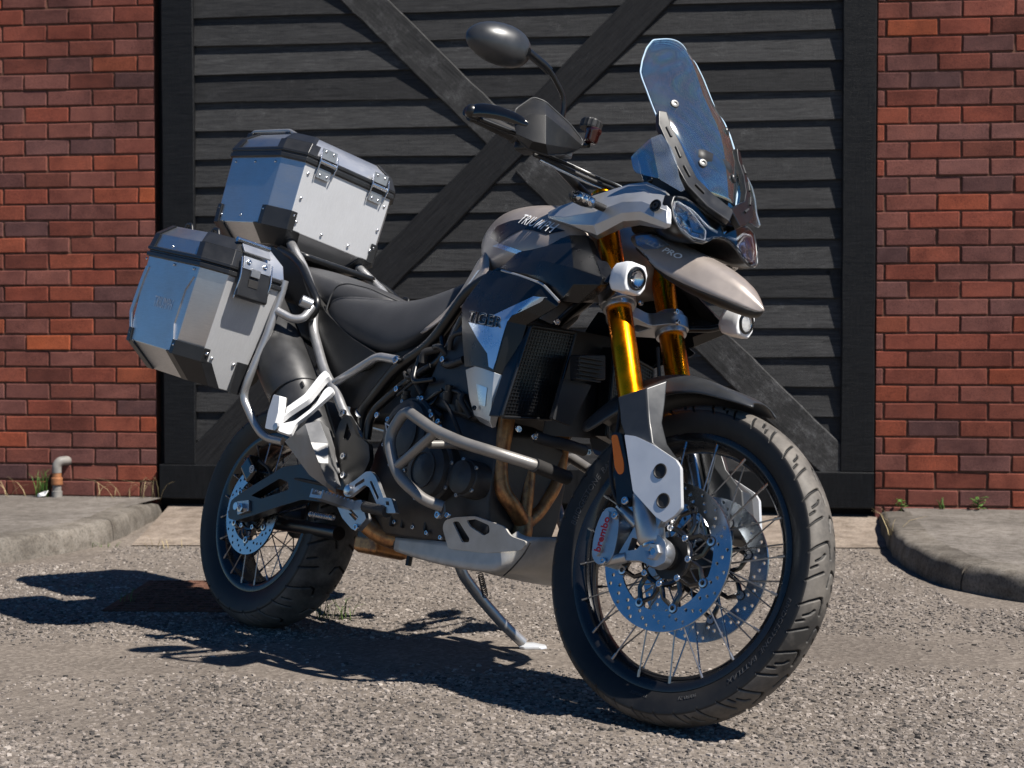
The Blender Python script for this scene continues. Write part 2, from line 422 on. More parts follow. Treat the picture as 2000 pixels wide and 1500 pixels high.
def wall(label, s_in, direction, z0, ph, lens, s_far, ztop):
    base, fdir = W(s_in, 0, 0), direction
    root = props(bpy.data.objects.new('brick_wall', None), label, 'wall'); C.objects.link(root)
    root.matrix_world = Matrix.Translation(base) @ WROT.to_4x4()
    w = abs(s_far - s_in)
    box('mortar_bed', (w + 1.2, .3, ztop + .2), (direction * (w + 1.2) / 2, .1565, (ztop) / 2), M_mortar, root, bevel=0)
    n = 0; far = []
    k = -1
    while True:
        z = z0 + ph * k + ph / 2
        if z > ztop: break
        s = 0; first = lens[k % 2]; Lc = first
        while s < w:
            if n < 290 and s < 1.05 and z < 2.62: brick(Lc, root, direction * (s + Lc / 2), z); n += 1
            else: far.append((direction * (s + Lc / 2), z, Lc))
            s += Lc + BP - BL; Lc = BL
        k += 1
    parts = []
    for s, z, L in far:
        parts.append(box_vf(L, .1, BH, (s, .05 + rng.uniform(-.002, .002), z)))
    o = mk('brick_courses', *join_vf(parts), M_brick, root, smooth=False); o['kind'] = 'stuff'
    return root
wall('red brick wall left of the black door, with the rusty pipe at its foot', -1.66, -1, .085, .0755, (.075, .188), -4.4, 2.9)
wall('red brick wall right of the black door, above the curved kerb', 1.592, 1, .0945, .0750, (.13, .03), 4.2, 2.9)

# the black timber door
door = props(bpy.data.objects.new('barn_door', None), 'black stained timber door with overlapping boards and crossed braces', 'door'); C.objects.link(door)
door.matrix_world = Matrix.Translation(W0) @ WROT.to_4x4()
def timber(name, pts, d0, d1, mat, wob=.002, n=14):
    """pts: 4 corners (s,z): start-low, end-low, end-high, start-high; long direction start->end; built around its own long axis"""
    a, b, c, d = [Vector((p_[0], 0, p_[1])) for p_ in pts]
    mid = (a + b + c + d) / 4; ax = ((b + c) / 2 - (a + d) / 2).normalized(); nz = Vector((0, 1, 0)).cross(ax) * -1
    rot = Matrix((ax, Vector((0, 1, 0)), nz)).transposed(); inv = rot.transposed(); secs = []
    for i in range(n + 1):
        t = i / n; lo = inv @ (a.lerp(b, t) - mid); hi = inv @ (d.lerp(c, t) - mid)
        w1, w2 = rng.uniform(-wob, wob), rng.uniform(-wob, wob); e = .004
        secs.append([Vector((lo.x, -d0, lo.z + w1)), Vector((lo.x, -d1 + e, lo.z + w1)), Vector((lo.x, -d1, lo.z + w1 + e)), Vector((hi.x, -d1, hi.z + w2 - e)), Vector((hi.x, -d1 + e, hi.z + w2)), Vector((hi.x, -d0, hi.z + w2))])
    o = mk(name, *loft_vf(secs), mat, door, smooth=False); o.matrix_basis = Matrix.Translation(mid) @ rot.to_4x4(); return o
for s0, s1, mt in ((-1.617, -1.466, 0), (1.444, 1.586, 0)):
    timber('post', [(s0, .25), (s0, 3.0), (s1, 3.0), (s1, .25)] if False else [(s1, .2455), (s1, 3.0), (s0, 3.0), (s0, .2455)], -.05, .021, M_slat if mt else M_frame)
timber('bottom_rail', [(-1.635, .084), (1.588, .084), (1.586, .243), (-1.637, .243)], -.05, .0235, M_frame)
PITCH = .1287
for k in range(-4, 17):
    z = 2.285 - PITCH * k
    if z < .2: break
    secs = []; n = 16; tw = rng.uniform(-.0015, .0015)
    for i in range(n + 1):
        s = -1.48 + 2.94 * i / n; b = .0022 * math.sin(i * .7 + k * 2.3) + rng.uniform(-.0012, .0012) - z + z
        dl = .005 + .0012 * math.sin(i * .5 + k)
        secs.append([(s, -dl, b), (s, .0115 + tw, .143 + b), (s, .0245, .143 + b), (s, .009, b)])
    o = mk('slat', *loft_vf(secs), M_slat, door, smooth=False); o.location = (0, 0, z)
def brk(name, s0, z0, s1, z1, wdt, d0, d1, mat):
    a = Vector((s0, z0)); b = Vector((s1, z1)); t = (b - a).normalized(); nn = Vector((-t.y, t.x)) * wdt / 2
    return timber(name, [a - nn, b - nn, b + nn, a + nn], d0, d1, mat, .0035, 26)
brk('brace', -1.52, .18, 1.29, 2.98, .152, -.004, .0175, M_brace)
def brace_half(s0, s1):
    return brk('brace', s0, 1.683 - s0 * .988, s1, 1.683 - s1 * .988, .150, -.004, .0145, M_brace2)
brace_half(-1.30, -.036); brace_half(.068, 1.50)
mk('dark_backing', [(-1.7, .06, -.05), (1.65, .06, -.05), (1.65, .06, 3), (-1.7, .06, 3)], [(0, 1, 2, 3)], M_dark, door)  # black sheet standing in for the unlit space behind the door

# ---------------------------------------------------------------- loose detail on the ground
def m_chip():
    m = Nt('asphalt chippings'); a = m.n('Attribute'); a.attribute_name = 'tone'
    v = m.coords(); n = m.noise(v, 300, 3, .6)
    r = m.ramp(a.outputs['Fac'], [(0, (.045, .041, .038)), (.12, (.085, .075, .068)), (.35, (.17, .146, .128)), (.72, (.245, .212, .185)), (.93, (.335, .293, .258)), (1, (.39, .35, .31))])
    s = m.ramp(n.outputs[0], [(.3, (.75, .75, .75)), (.7, (1.2, 1.2, 1.2))])
    m.l(m.mix(1, r.outputs[0], s.outputs[0], 'MULTIPLY'), m.b.inputs['Base Color']); m.set(Roughness=.85, Specular_IOR_Level=.3); return m.m
def chips(N):
    y = 2.55 + (6.25 - 2.55) * nrng.random(N * 3) ** 1.25; x = (nrng.random(N * 3) * 2 - 1) * (.37 * y + .35)
    low = lambda x, y, f, s: np.sin(x * f + s) * np.cos(y * f * 1.3 + s * 2) + .5 * np.sin(x * f * 2.3 + y * f * 1.7 + s * 3)
    band = np.clip(1 - np.abs(y - 4.10 - .06 * np.sin(x * 1.7) - .05 * low(x, y, 6, 1)) / .27, 0, 1)       # smoother worn strip across the yard
    dens = 1 - .86 * np.clip(band * 3, 0, 1) - .6 * np.clip(low(x, y, 2.3, 4) - .1, 0, 1) - .3 * np.clip(low(x, y, 7, 9), 0, 1)
    keep = (nrng.random(N * 3) < dens) & ~((x < -1.57) & (y > 5.68 + (-x - 1.86) * -.6)) & ~((x > 1.38) & (y > 4.8))
    x, y = x[keep][:N], y[keep][:N]; n = len(x)
    r = .0028 + .0060 * nrng.random(n) ** 2.0; hh = r * (.10 + .42 * nrng.random(n)); K = 5
    a0 = nrng.random(n) * 6.283; ang = a0[:, None] + np.arange(K) * 2 * np.pi / K + nrng.uniform(-.35, .35, (n, K))
    el = nrng.uniform(.55, 1, n); rot = nrng.random(n) * 6.283
    rr = r[:, None] * nrng.uniform(.62, 1.3, (n, K)); px_, py_ = np.cos(ang) * rr, np.sin(ang) * rr * el[:, None]
    cx, sx = np.cos(rot)[:, None], np.sin(rot)[:, None]; qx, qy = px_ * cx - py_ * sx, px_ * sx + py_ * cx
    tilt = nrng.uniform(-.2, .2, (n, 2))
    bot = np.stack([x[:, None] + qx, y[:, None] + qy, np.full((n, K), -.001)], 2)
    tx, ty = qx * .78, qy * .78
    top = np.stack([x[:, None] + tx, y[:, None] + ty, hh[:, None] + tx * tilt[:, :1] + ty * tilt[:, 1:]], 2)
    V = np.concatenate([bot, top], 1).reshape(-1, 3)
    b = (np.arange(n) * 2 * K)[:, None]; quads = []
    for k in range(K):
        k2 = (k + 1) % K; quads.append(np.stack([b[:, 0] + k, b[:, 0] + k2, b[:, 0] + K + k2, b[:, 0] + K + k], 1))
    Q = np.stack(quads, 1).reshape(-1, 4); T5 = b + K + np.arange(K)
    loops = np.concatenate([Q.reshape(-1), T5.reshape(-1)]); me = bpy.data.meshes.new('asphalt_chippings')
    me.vertices.add(len(V)); me.vertices.foreach_set('co', V.reshape(-1).astype(np.float32))
    me.loops.add(len(loops)); me.loops.foreach_set('vertex_index', loops.astype(np.int32))
    starts = np.concatenate([np.arange(len(Q)) * 4, len(Q) * 4 + np.arange(n) * K]); me.polygons.add(len(starts))
    me.polygons.foreach_set('loop_start', starts.astype(np.int32))
    me.update(calc_edges=True); me.validate(); me.shade_flat()
    at = me.attributes.new('tone', 'FLOAT', 'POINT'); at.data.foreach_set('value', np.repeat(np.clip(nrng.random(n) * .95 + .09 * low(x, y, 2.1, 5) + .06 * low(x, y, 9, 2) - .02, 0, 1), 2 * K).astype(np.float32))
    me.materials.append(m_chip()); o = bpy.data.objects.new('asphalt_chippings', me); C.objects.link(o)
    props(o, 'loose and embedded stone chippings over the worn asphalt yard', 'gravel', kind='stuff')
chips(95000)

# ---------------------------------------------------------------- motorcycle: materials and root
def m_rubber(name, col, dust, rough=.62, groove=False):
    m = Nt(name); v = m.coords(); n = m.noise(v, 5, 6, .7); n2 = m.noise(v, 150, 3)
    r = m.ramp(n.outputs[0], [(.38, (0, 0, 0)), (.72, (dust, dust, dust))]); c = m.mix(r.outputs[0], col, (.27, .24, .205))
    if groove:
        at = m.n('Attribute'); at.attribute_name = 'cut'; c = m.mix(m.ramp(at.outputs['Fac'], [(.25, (0, 0, 0)), (.7, (1, 1, 1))]).outputs[0], c, (.004, .004, .004))  # grooves coloured near black: their shade painted in, over clean rubber
    m.l(c, m.b.inputs['Base Color']); m.set(Roughness=rough, Specular_IOR_Level=.4)
    m.bump(n2.outputs[0], .15, .0008); return m.m
def m_header():
    m = Nt('heat tinted steel'); v = m.coords(); n = m.noise(v, 14, 6, .7); n2 = m.noise(v, 60, 5, .7)
    c = m.ramp(m.mix(.4, n.outputs[0], n2.outputs[0]), [(.3, (.07, .04, .035)), (.42, (.26, .12, .06)), (.55, (.52, .26, .10)), (.7, (.28, .16, .15))])
    m.l(c.outputs[0], m.b.inputs['Base Color']); m.set(Metallic=.75, Roughness=.42); m.bump(n2.outputs[0], .25, .001); return m.m
def m_glass(name, tint=(1, 1, 1), rough=.0, ior=1.45, iri=0):
    m = Nt(name); m.set(Roughness=rough, IOR=ior, Transmission_Weight=1.0); m.b.inputs['Base Color'].default_value = (*tint, 1)
    if iri: m.set(Thin_Film_Thickness=iri, Thin_Film_IOR=1.6)
    return m.m
def m_screen(name='clear windscreen', h0=.010, h1=.020, refl=.42):
    """thin clear polycarbonate: mostly passes light, glossy surface with stress colours"""
    m = Nt(name); t = m.t; v = m.coords()
    tr = m.n('BsdfTransparent'); tr.inputs[0].default_value = (.975, .99, 1, 1)
    gl = m.n('BsdfGlossy'); gl.inputs['Roughness'].default_value = .035
    n = m.noise(v, 4.5, 3, .5, 3.5)
    c = m.ramp(n.outputs[0], [(.3, (.7, .9, 1)), (.42, (.85, 1, 1)), (.49, (1, .8, .75)), (.53, (1, .95, .75)), (.57, (.9, 1, .85)), (.63, (.75, .92, 1)), (.72, (1, .85, 1))])
    m.l(c.outputs[0], gl.inputs[0])
    fr = m.n('Fresnel'); fr.inputs[0].default_value = 1.62
    mp = m.n('MapRange'); m.l(fr.outputs[0], mp.inputs[0]); mp.inputs[1].default_value = 0; mp.inputs[2].default_value = 1; mp.inputs[3].default_value = refl; mp.inputs[4].default_value = 1
    mx = m.n('MixShader'); m.l(mp.outputs[0], mx.inputs[0]); m.l(tr.outputs[0], mx.inputs[1]); m.l(gl.outputs[0], mx.inputs[2])
    df = m.n('BsdfDiffuse'); df.inputs[0].default_value = (.8, .88, 1, 1); n3 = m.noise(v, 9, 5, .65, 1.0)
    hz = m.ramp(n3.outputs[0], [(.3, (h0,) * 3), (.8, (h1,) * 3)]); m2 = m.n('MixShader')   # pale haze painted in to brighten the screen
    m.l(hz.outputs[0], m2.inputs[0]); m.l(mx.outputs[0], m2.inputs[1]); m.l(df.outputs[0], m2.inputs[2])
    m.l(m2.outputs[0], t.nodes['Material Output'].inputs[0]); t.nodes.remove(m.b); return m.m
def m_leather(name):
    m = Nt(name); v = m.coords(); vo = m.n('TexVoronoi'); vo.inputs['Scale'].default_value = 420; m.l(v, vo.inputs['Vector']); n = m.noise(v, 8, 4)
    c = m.ramp(n.outputs[0], [(.3, (.034, .034, .036)), (.7, (.052, .052, .055))]); m.l(c.outputs[0], m.b.inputs['Base Color'])
    m.set(Roughness=.52, Specular_IOR_Level=.45); m.bump(vo.outputs['Distance'], .3, .0006); return m.m
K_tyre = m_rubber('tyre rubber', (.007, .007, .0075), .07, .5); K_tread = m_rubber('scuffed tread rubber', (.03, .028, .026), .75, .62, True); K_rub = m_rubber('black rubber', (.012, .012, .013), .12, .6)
K_blk = simple('satin black paint', (.006, .0063, .007), .34, coat=.15, crough=.3, var=.2)
K_gloss = simple('gloss black', (.008, .008, .009), .14, coat=.5, var=.2)
K_plas = simple('textured black plastic', (.010, .0103, .011), .5, bump=.15, bscale=700, var=.2, dust=.06)
K_plas2 = simple('dark grey plastic', (.022, .0225, .024), .5, bump=.1, bscale=700)
K_eng = simple('engine casing', (.028, .028, .03), .42, metal=.3, bump=.2, bscale=260, var=.25, dust=.12)
K_rim = simple('black anodised rim', (.012, .012, .013), .26, metal=.2, coat=.3, var=.15)
K_steel = simple('bright steel', (.62, .63, .65), .24, metal=1, var=.1); K_spoke = simple('spoke steel', (.29, .30, .32), .3, metal=1, var=.15)
K_disc = simple('disc steel', (.40, .45, .50), .24, metal=1, var=.05)
K_alu = simple('cast aluminium', (.47, .475, .485), .38, metal=.9, bump=.12, bscale=300, var=.1, dust=.05)
K_grey = simple('silver painted tube', (.38, .38, .385), .34, metal=.65, var=.08, dust=.04); K_bar = simple('dull grey guard tube', (.24, .228, .215), .42, metal=.5, var=.12, dust=.15); K_guard = simple('slate guard plastic', (.035, .037, .040), .36, metal=.2, coat=.2, crough=.3)
K_silver = simple('silver plastic', (.50, .51, .525), .34, metal=.72, coat=.2, crough=.25, var=.05)
K_white = simple('white powder coat', (.78, .785, .79), .38, var=.04, bump=.03)
K_fworks = simple('pale satin guard', (.66, .67, .685), .36, metal=.4, var=.04)
K_sand = simple('matt sandstorm paint', (.335, .29, .26), .36, metal=.3, coat=.25, crough=.22, var=.06)
K_mblack = simple('matt black tank paint', (.007, .0072, .008), .3, coat=.1, crough=.25, var=.15, spec=.4)
K_blue = simple('graphite blue decal', (.50, .62, .76), .3, metal=.85, coat=.5, crough=.08, var=.05)
K_gold = simple('gold anodised fork', (.95, .29, .004), .28, metal=1, var=.06)
K_boxal = brushed('brushed aluminium case', (.60, .605, .62), .36, (3, 3, 60), 1.0); K_boxft = brushed('matt aluminium sheet', (.60, .605, .615), .55, (3, 60, 3), .55); K_caseb = simple('case black plastic', (.016, .0165, .018), .36, bump=.1, bscale=500)
K_amber = simple('amber reflector', (1.0, .21, .0), .35, coat=.2, var=.05)
K_red = simple('red print', (.5, .012, .015), .4); K_dres = simple('dark red fluid pot', (.035, .008, .006), .18, coat=.6)
K_lens = m_glass('clear lens', iri=0); K_chrome = simple('reflector chrome', (.6, .61, .63), .08, metal=1, var=.03); K_scr = m_screen(); K_scr2 = m_screen('hazed clear deflector', .05, .16, .2); K_edge = simple('acrylic edge glow', (.42, .55, .68), .12, var=.1, spec=.9)  # deflector haze and edge tint carry painted brightness
K_seat = m_leather('grained seat cover'); K_seat2 = simple('seat top cover', (.03, .03, .032), .6, bump=.2, bscale=500)
K_head = m_header(); K_bash = simple('dusty bash plate', (.46, .445, .42), .48, metal=.35, bump=.1, bscale=120, dust=.55); K_print = simple('pale print', (.6, .61, .62), .5); K_grprint = simple('grey print', (.3, .34, .38), .5)
K_shield = simple('grey heat shield', (.24, .24, .24), .42, metal=.45, bump=.05); K_exh = simple('silencer satin black', (.05, .05, .051), .4, metal=.4, bump=.08, bscale=300); K_stitch = simple('stitching', (.06, .06, .06), .7)

bike = bpy.data.objects.new('motorcycle', None); C.objects.link(bike)
bike.matrix_world = Matrix.Translation((-0.7274, 4.487, 0.0022)) @ Matrix([[0.667944, 0.721325, 0.183145], [-0.744212, 0.647402, 0.164376], [0.0, -0.246093, 0.969246]]).to_4x4()
props(bike, 'adventure motorcycle in sand, black and silver with metal luggage cases, leaning on its side stand', 'motorcycle')
SP, SD = Vector((1.6968, 0, 0)), Vector((-0.41310, 0, 0.91068))
STEER = Matrix.Translation(SP) @ Matrix.Rotation(0.11780, 4, SD) @ Matrix.Translation(-SP)
FA = Vector((1.551, 0, .3475)); RA = Vector((0, 0, .321))
def bolt_vf(c, axis, r=.006, h=.005, hexr=True):
    return join_vf([lathe_vf([(r, 0), (r, h * .8), (r * .85, h), (r * .5, h), (r * .45, h * .35), (0, h * .35)], 12, c, axis)])
def mesh_of(v, f, mat):
    o = mk('tmp', v, f, mat); me = o.data; bpy.data.objects.remove(o); return me
def inst(name, me, parent, loc, rot=None, front=False):
    o = bpy.data.objects.new(name, me); link(o, parent); m = Matrix.Translation(loc)
    if rot is not None: m = m @ rot.to_4x4()
    o.matrix_basis = STEER @ m if front else m; return o
_bm = {}
def bolts(parent, cs, axis=(0, -1, 0), r=.006, h=.005, mat=None, name='bolt', front=False):
    mat = mat or K_steel; k = (round(r, 4), round(h, 4), mat.name)
    if k not in _bm: _bm[k] = mesh_of(*bolt_vf((0, 0, 0), (0, 0, 1), r, h), mat)
    return [inst(name, _bm[k], parent, Vector(c), basis(axis), front) for c in cs]

# ---------------------------------------------------------------- wheels
def seg_dist(px_, py_, a, b):
    ax, ay = a; bx, by = b; dx, dy = bx - ax, by - ay
    t = np.clip(((px_ - ax) * dx + (py_ - ay) * dy) / (dx * dx + dy * dy), 0, 1)
    return np.hypot(px_ - ax - t * dx, py_ - ay - t * dy)
def tyre(name, c, R, w, rbead, wbead, reps, grooves, gw, gd, NU, parent, crown=.62):
    """tyre carcass with cut tread grooves; grooves are polylines in (fraction of repeat, lateral -1..1)"""
    NVt, NVs = 78, 9
    Rc = w / 2
    # tread arc
    prof = []
    tm = 1.32
    for i in range(NVs):
        t = i / NVs; rr = rbead + (R - Rc * crown * (1 - math.cos(tm)) - rbead) * t
        bul = wbead + (Rc * .985 - wbead) * math.sin(t * math.pi / 2) ** .8; prof.append((rr, -bul, None))
    for i in range(NVt + 1):
        t = -tm + 2 * tm * i / NVt
        prof.append((R - Rc * crown * (1 - math.cos(t)), Rc * math.sin(t) / math.sin(tm), t / tm))
    for r_, y_, _ in reversed(prof[:NVs]): prof.append((r_, -y_, None))
    r0 = np.array([q_[0] for q_ in prof]); y0 = np.array([q_[1] for q_ in prof]); lat = np.array([9 if q_[2] is None else q_[2] for q_ in prof])
    th = np.arange(NU) * 2 * np.pi / NU
    U = th[:, None] * R; L = np.broadcast_to(lat[None], (NU, len(prof)))
    per = 2 * np.pi * R / reps; arc = Rc * 1.15
    depth = np.zeros((NU, len(prof)))
    for side in (1, -1):
        u = (U + (0 if side == 1 else per * .5)) % per; yy = L * side * arc
        for pl in grooves:
            for k in range(len(pl) - 1):
                for sh in (-per, 0, per):
                    d = seg_dist(u + sh, yy, (pl[k][0] * per, pl[k][1] * arc), (pl[k + 1][0] * per, pl[k + 1][1] * arc))
                    depth = np.maximum(depth, np.clip((gw - d) / (gw * .45), 0, 1) * gd)
    depth[:, lat > 2] = 0
    rr = r0[None] - depth; Y = np.broadcast_to(y0[None], rr.shape)
    X = c.x + rr * np.cos(th)[:, None]; Z = c.z + rr * np.sin(th)[:, None]
    V = np.stack([X, Y + c.y, Z], 2).reshape(-1, 3); n = len(prof)
    i = np.arange(NU)[:, None]; j = np.arange(n - 1)[None]; i2 = (i + 1) % NU
    Q = np.stack([i * n + j, i2 * n + j, i2 * n + j + 1, i * n + j + 1], 2).reshape(-1, 4)
    me = bpy.data.meshes.new(name); me.vertices.add(len(V)); me.vertices.foreach_set('co', V.reshape(-1).astype(np.float32))
    me.loops.add(Q.size); me.loops.foreach_set('vertex_index', Q.reshape(-1).astype(np.int32)); me.polygons.add(len(Q))
    me.polygons.foreach_set('loop_start', (np.arange(len(Q)) * 4).astype(np.int32)); me.update(calc_edges=True); me.validate()
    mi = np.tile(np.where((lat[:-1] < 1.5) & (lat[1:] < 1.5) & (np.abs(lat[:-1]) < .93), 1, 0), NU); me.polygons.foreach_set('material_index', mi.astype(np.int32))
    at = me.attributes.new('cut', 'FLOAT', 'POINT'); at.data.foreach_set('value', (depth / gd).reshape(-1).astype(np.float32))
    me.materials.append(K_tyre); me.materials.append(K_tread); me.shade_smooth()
    o = bpy.data.objects.new(name, me); link(o, parent); return o
def disc_mesh(c, y, ro, ri, nh, arms, t=.005):
    """perforated ring with scalloped inside"""
    F0 = (Vector((c.x, y, c.z)), Vector((1, 0, 0)), Vector((0, 0, 1)), Vector((0, -1, 0)))
    outer = ring2((0, 0), ro, 96)
    inner = []
    for i in range(arms * 12):
        a = 2 * math.pi * i / (arms * 12); ph = (i % 12) / 12
        inner.append(((ri - (.007 if abs(ph - .5) < .13 else 0)) * math.cos(a), (ri - (.007 if abs(ph - .5) < .13 else 0)) * math.sin(a)))
    holes = []
    for i in range(nh):
        a = 2 * math.pi * i / nh; rad = ri + (ro - ri) * (.28, .52, .78)[i % 3]
        holes.append(ring2((rad * math.cos(a), rad * math.sin(a)), .0042, 8))
    return plate_vf(outer, [inner] + holes, t, F0)
def carrier_mesh(c, y, ro, ri, arms, t=.006):
    """spidery black carrier: V arms from hub ring to the disc bobbins"""
    parts = []; ax = Vector((0, -1, 0)); c0 = Vector((c.x, y, c.z))
    pt = lambda r, a: c0 + Vector((r * math.cos(a), 0, r * math.sin(a)))
    parts.append(tube_vf([pt(ri, 2 * math.pi * i / 40) for i in range(40)], .006, 6, True))
    for i in range(arms):
        a = 2 * math.pi * (i + .5) / arms
        for s in (-1, 1):
            parts.append(tube_vf([pt(ri, a + s * math.pi / arms * .98), pt((ri + ro) * .52, a + s * math.pi / arms * .6), pt(ro * .985, a)], [.0065, .005, .0065], 6))
        parts.append(lathe_vf([(.0115, -t / 2), (.0115, t / 2)], 14, pt(ro, a), ax))
    return join_vf(parts)
def wheel(c, R, w, rb, wb, rim_in, nspoke, hubr, hubw, reps, grooves, gw, gd, NU, discs, front, label, crown):
    fl = wb + .004
    prof = [(rb + .012, -fl), (rb + .014, -fl + .003), (rb + .013, -fl + .006), (rb - .004, -fl + .010), (rim_in + .012, -fl * .55), (rim_in + .002, -fl * .3), (rim_in, 0), (rim_in + .002, fl * .3), (rim_in + .012, fl * .55), (rb - .004, fl - .010), (rb + .013, fl - .006), (rb + .014, fl - .003), (rb + .012, fl),
            (rb + .003, fl + .001), (rb - .006, fl - .002), (rb - .016, fl - .012), (rim_in - .001, fl * .62), (rim_in - .008, fl * .3), (rim_in - .010, 0), (rim_in - .008, -fl * .3), (rim_in - .001, -fl * .62), (rb - .016, -fl + .012), (rb - .006, -fl + .002), (rb + .003, -fl - .001)]
    rim = lathe('wheel', prof, c, (0, 1, 0), K_rim, bike, 120, True, angle=40); rim['label'] = label
    if front: rim.matrix_basis = STEER
    tyre('tyre', c, R, w, rb + .009, wb, reps, grooves, gw, gd, NU, rim, crown)
    # hub
    hp = [(.012, -hubw - .012), (hubr * .55, -hubw - .010), (hubr * .6, -hubw), (hubr, -hubw), (hubr, -hubw + .010), (hubr * .62, -hubw + .02), (hubr * .55, 0), (hubr * .62, hubw - .02), (hubr, hubw - .010), (hubr, hubw), (hubr * .6, hubw), (.012, hubw + .012)]
    lathe('hub', hp, c, (0, 1, 0), K_eng, rim, 40)
    # spokes: crossed, hooked to the rim edges
    P1 = None
    for i in range(nspoke):
        s = -1 if i % 2 else 1; a = 2 * math.pi * i / nspoke; d = (1 if (i // 2) % 2 else -1)
        a2 = a + d * .62 * (1 if front else .75)
        A = c + Vector((hubr * .96 * math.cos(a2), s * hubw * .93, hubr * .96 * math.sin(a2)))
        Bp = c + Vector(((rb - .006) * math.cos(a), s * (fl - .004), (rb - .006) * math.sin(a)))
        nd = (A - Bp).normalized()
        v, f = join_vf([tube_vf([A, Bp], .0018, 6), tube_vf([Bp, Bp + nd * .016], .0034, 6)])
        mk('spoke', v, f, K_spoke, rim)
    for y, ro, ri, arms, nh, hr in discs:
        d = mk('brake_disc', *disc_mesh(c, y, ro, ri, nh, arms), K_disc, rim, smooth=False)
        mk('disc_carrier', *carrier_mesh(c, y, ri - .003, hr, arms), K_gloss, rim)
        sg = -1 if y < 0 else 1
        bb = mesh_of(*join_vf([lathe_vf([(.0095, -.0055), (.0095, .0055), (.0055, .006), (.005, .001), (0, .001)], 12, (0, 0, 0), (0, sg, 0))]), K_steel)
        bo = mesh_of(*bolt_vf((0, 0, 0), (0, sg, 0), .0075, .006), K_steel)
        for i in range(arms):
            a1, a2 = 2 * math.pi * (i + .5) / arms, 2 * math.pi * i / arms
            inst('disc_bobbin', bb, rim, c + Vector(((ri - .003) * math.cos(a1), y, (ri - .003) * math.sin(a1))))
            inst('disc_bolt', bo, rim, c + Vector((hr * math.cos(a2), y + sg * .005, hr * math.sin(a2))))
    return rim
G_front = [[(.0, .97), (.12, .60), (.22, .22), (.23, .13), (.14, .05), (-.06, .0)], [(.47, .97), (.58, .62), (.67, .30)], [(.70, .84), (.77, .58)], [(.84, .66), (.92, .40), (.99, .30)]]
G_rear = [[(.0, .97), (.12, .62), (.24, .26), (.22, .14), (.08, .06)], [(.50, .97), (.60, .60), (.66, .36)], [(.74, .80), (.82, .52)]]
fw = wheel(FA, .3475, .096, .2667, .030, .252, 40, .046, .058, 19, G_front, .0033, .005, 1900, ((-.0725, .160, .117, 8, 60, .060), (.0725, .160, .117, 8, 60, .060)), True, 'front wheel with twin discs', .62)
rw = wheel(RA, .321, .152, .2159, .056, .203, 40, .055, .075, 13, G_rear, .0038, .006, 1500, ((-.090, .1275, .090, 6, 44, .056),), False, 'rear wheel with single disc', .60)

# ---------------------------------------------------------------- steering and fork (built straight ahead, turned by STEER)
FD = Vector((-.398, 0, .9174)).normalized()
def fk(z, y): return Vector((1.391 + (.688 - z) * .434, y, z))
F = dict(front=True)
for y in (-.105, .105):
    ft = mk('fork_tube', *join_vf([lathe_vf([(.024, 0), (.0285, .002), (.029, .006), (.029, .30), (.0275, .303), (.0275, .55), (.024, .552)], 40, fk(.655, y), FD)]), K_gold, bike, **F)
    lathe('fork_seal', [(.0305, -.006), (.0312, 0), (.0312, .012), (.0295, .016), (.029, .016)], fk(.655, y), FD, K_blk, ft, 36)
    lathe('stanchion', [(.0225, 0), (.0225, .32)], fk(.36, y), FD, K_steel, bike, 28, **F)
    # axle carrier with caliper lugs
    s = -1 if y < 0 else 1
    lw = lathe('fork_lower', [(.026, -.01), (.0305, .0), (.0315, .05), (.030, .10), (.027, .105)], fk(.375, y), FD, K_alu, bike, 32, **F)
    ax = Vector((1.551, y, .3475))
    mk('axle_clamp', *join_vf([lathe_vf([(.012, -.020), (.031, -.019), (.033, -.014), (.033, .004), (.030, .011), (.018, .013)], 28, ax, (0, s, 0))]), K_alu, lw, bevel=.001)
    lathe('axle_nut', [(.0, .012), (.008, .013), (.0095, .02), (.0175, .021), (.019, .016), (.019, -.004)], ax + Vector((0, s * .003, 0)), (0, s, 0), K_alu, lw, 6, smooth=False)
    tri = [(1.475, .43), (1.49, .40), (1.465, .345), (1.455, .318), (1.52, .325), (1.56, .315), (1.585, .33), (1.575, .372), (1.545, .39), (1.56, .44)]
    plate3('caliper_bracket', [(a, y + s * .004, b) for a, b in tri], .022, K_alu, lw, [[(1.487, y + s * .004, .372), (1.482, y + s * .004, .342), (1.506, y + s * .004, .348), (1.516, y + s * .004, .366)]], rad=.008, bevel=.003)
    # radial caliper: rounded body over the disc
    cy = y + s * .006; body = [(1.405, .428), (1.430, .430), (1.446, .408), (1.452, .37), (1.452, .33), (1.44, .306), (1.412, .302), (1.394, .318), (1.388, .355), (1.392, .40)]
    cal = plate3('brake_caliper', [(a, s * .094, b) for a, b in body], .062, K_silver if False else K_alu, bike, rad=.014, bevel=.009, seg=3, **F)
    plate3('caliper_face', [(1.403, s * .1275, .418), (1.420, s * .1275, .420), (1.425, s * .1275, .39), (1.420, s * .1275, .345), (1.412, s * .1275, .318), (1.398, s * .1275, .325), (1.393, s * .1275, .375)], .006, K_silver, cal, rad=.006, bevel=.002)
    for (a, b, a2, b2) in ((1.46, .435, 1.49, .40), (1.445, .315, 1.48, .33)):
        tube('caliper_lug', [(1.43, s * .110, b), (a2, s * .112, b2)], .012, K_alu, cal, 0, 12)
    bolts(cal, [(1.436, s * .126, .412), (1.43, s * .126, .312)], (0, s, 0), .008, .006)
    tube('banjo_hose', [(1.44, s * .118, .43), (1.415, s * .122, .46), (1.385, s * .118, .52), (1.36, s * .085, .62), (1.31, s * .06, .84)], .0045, K_rub, cal, .04, 8)
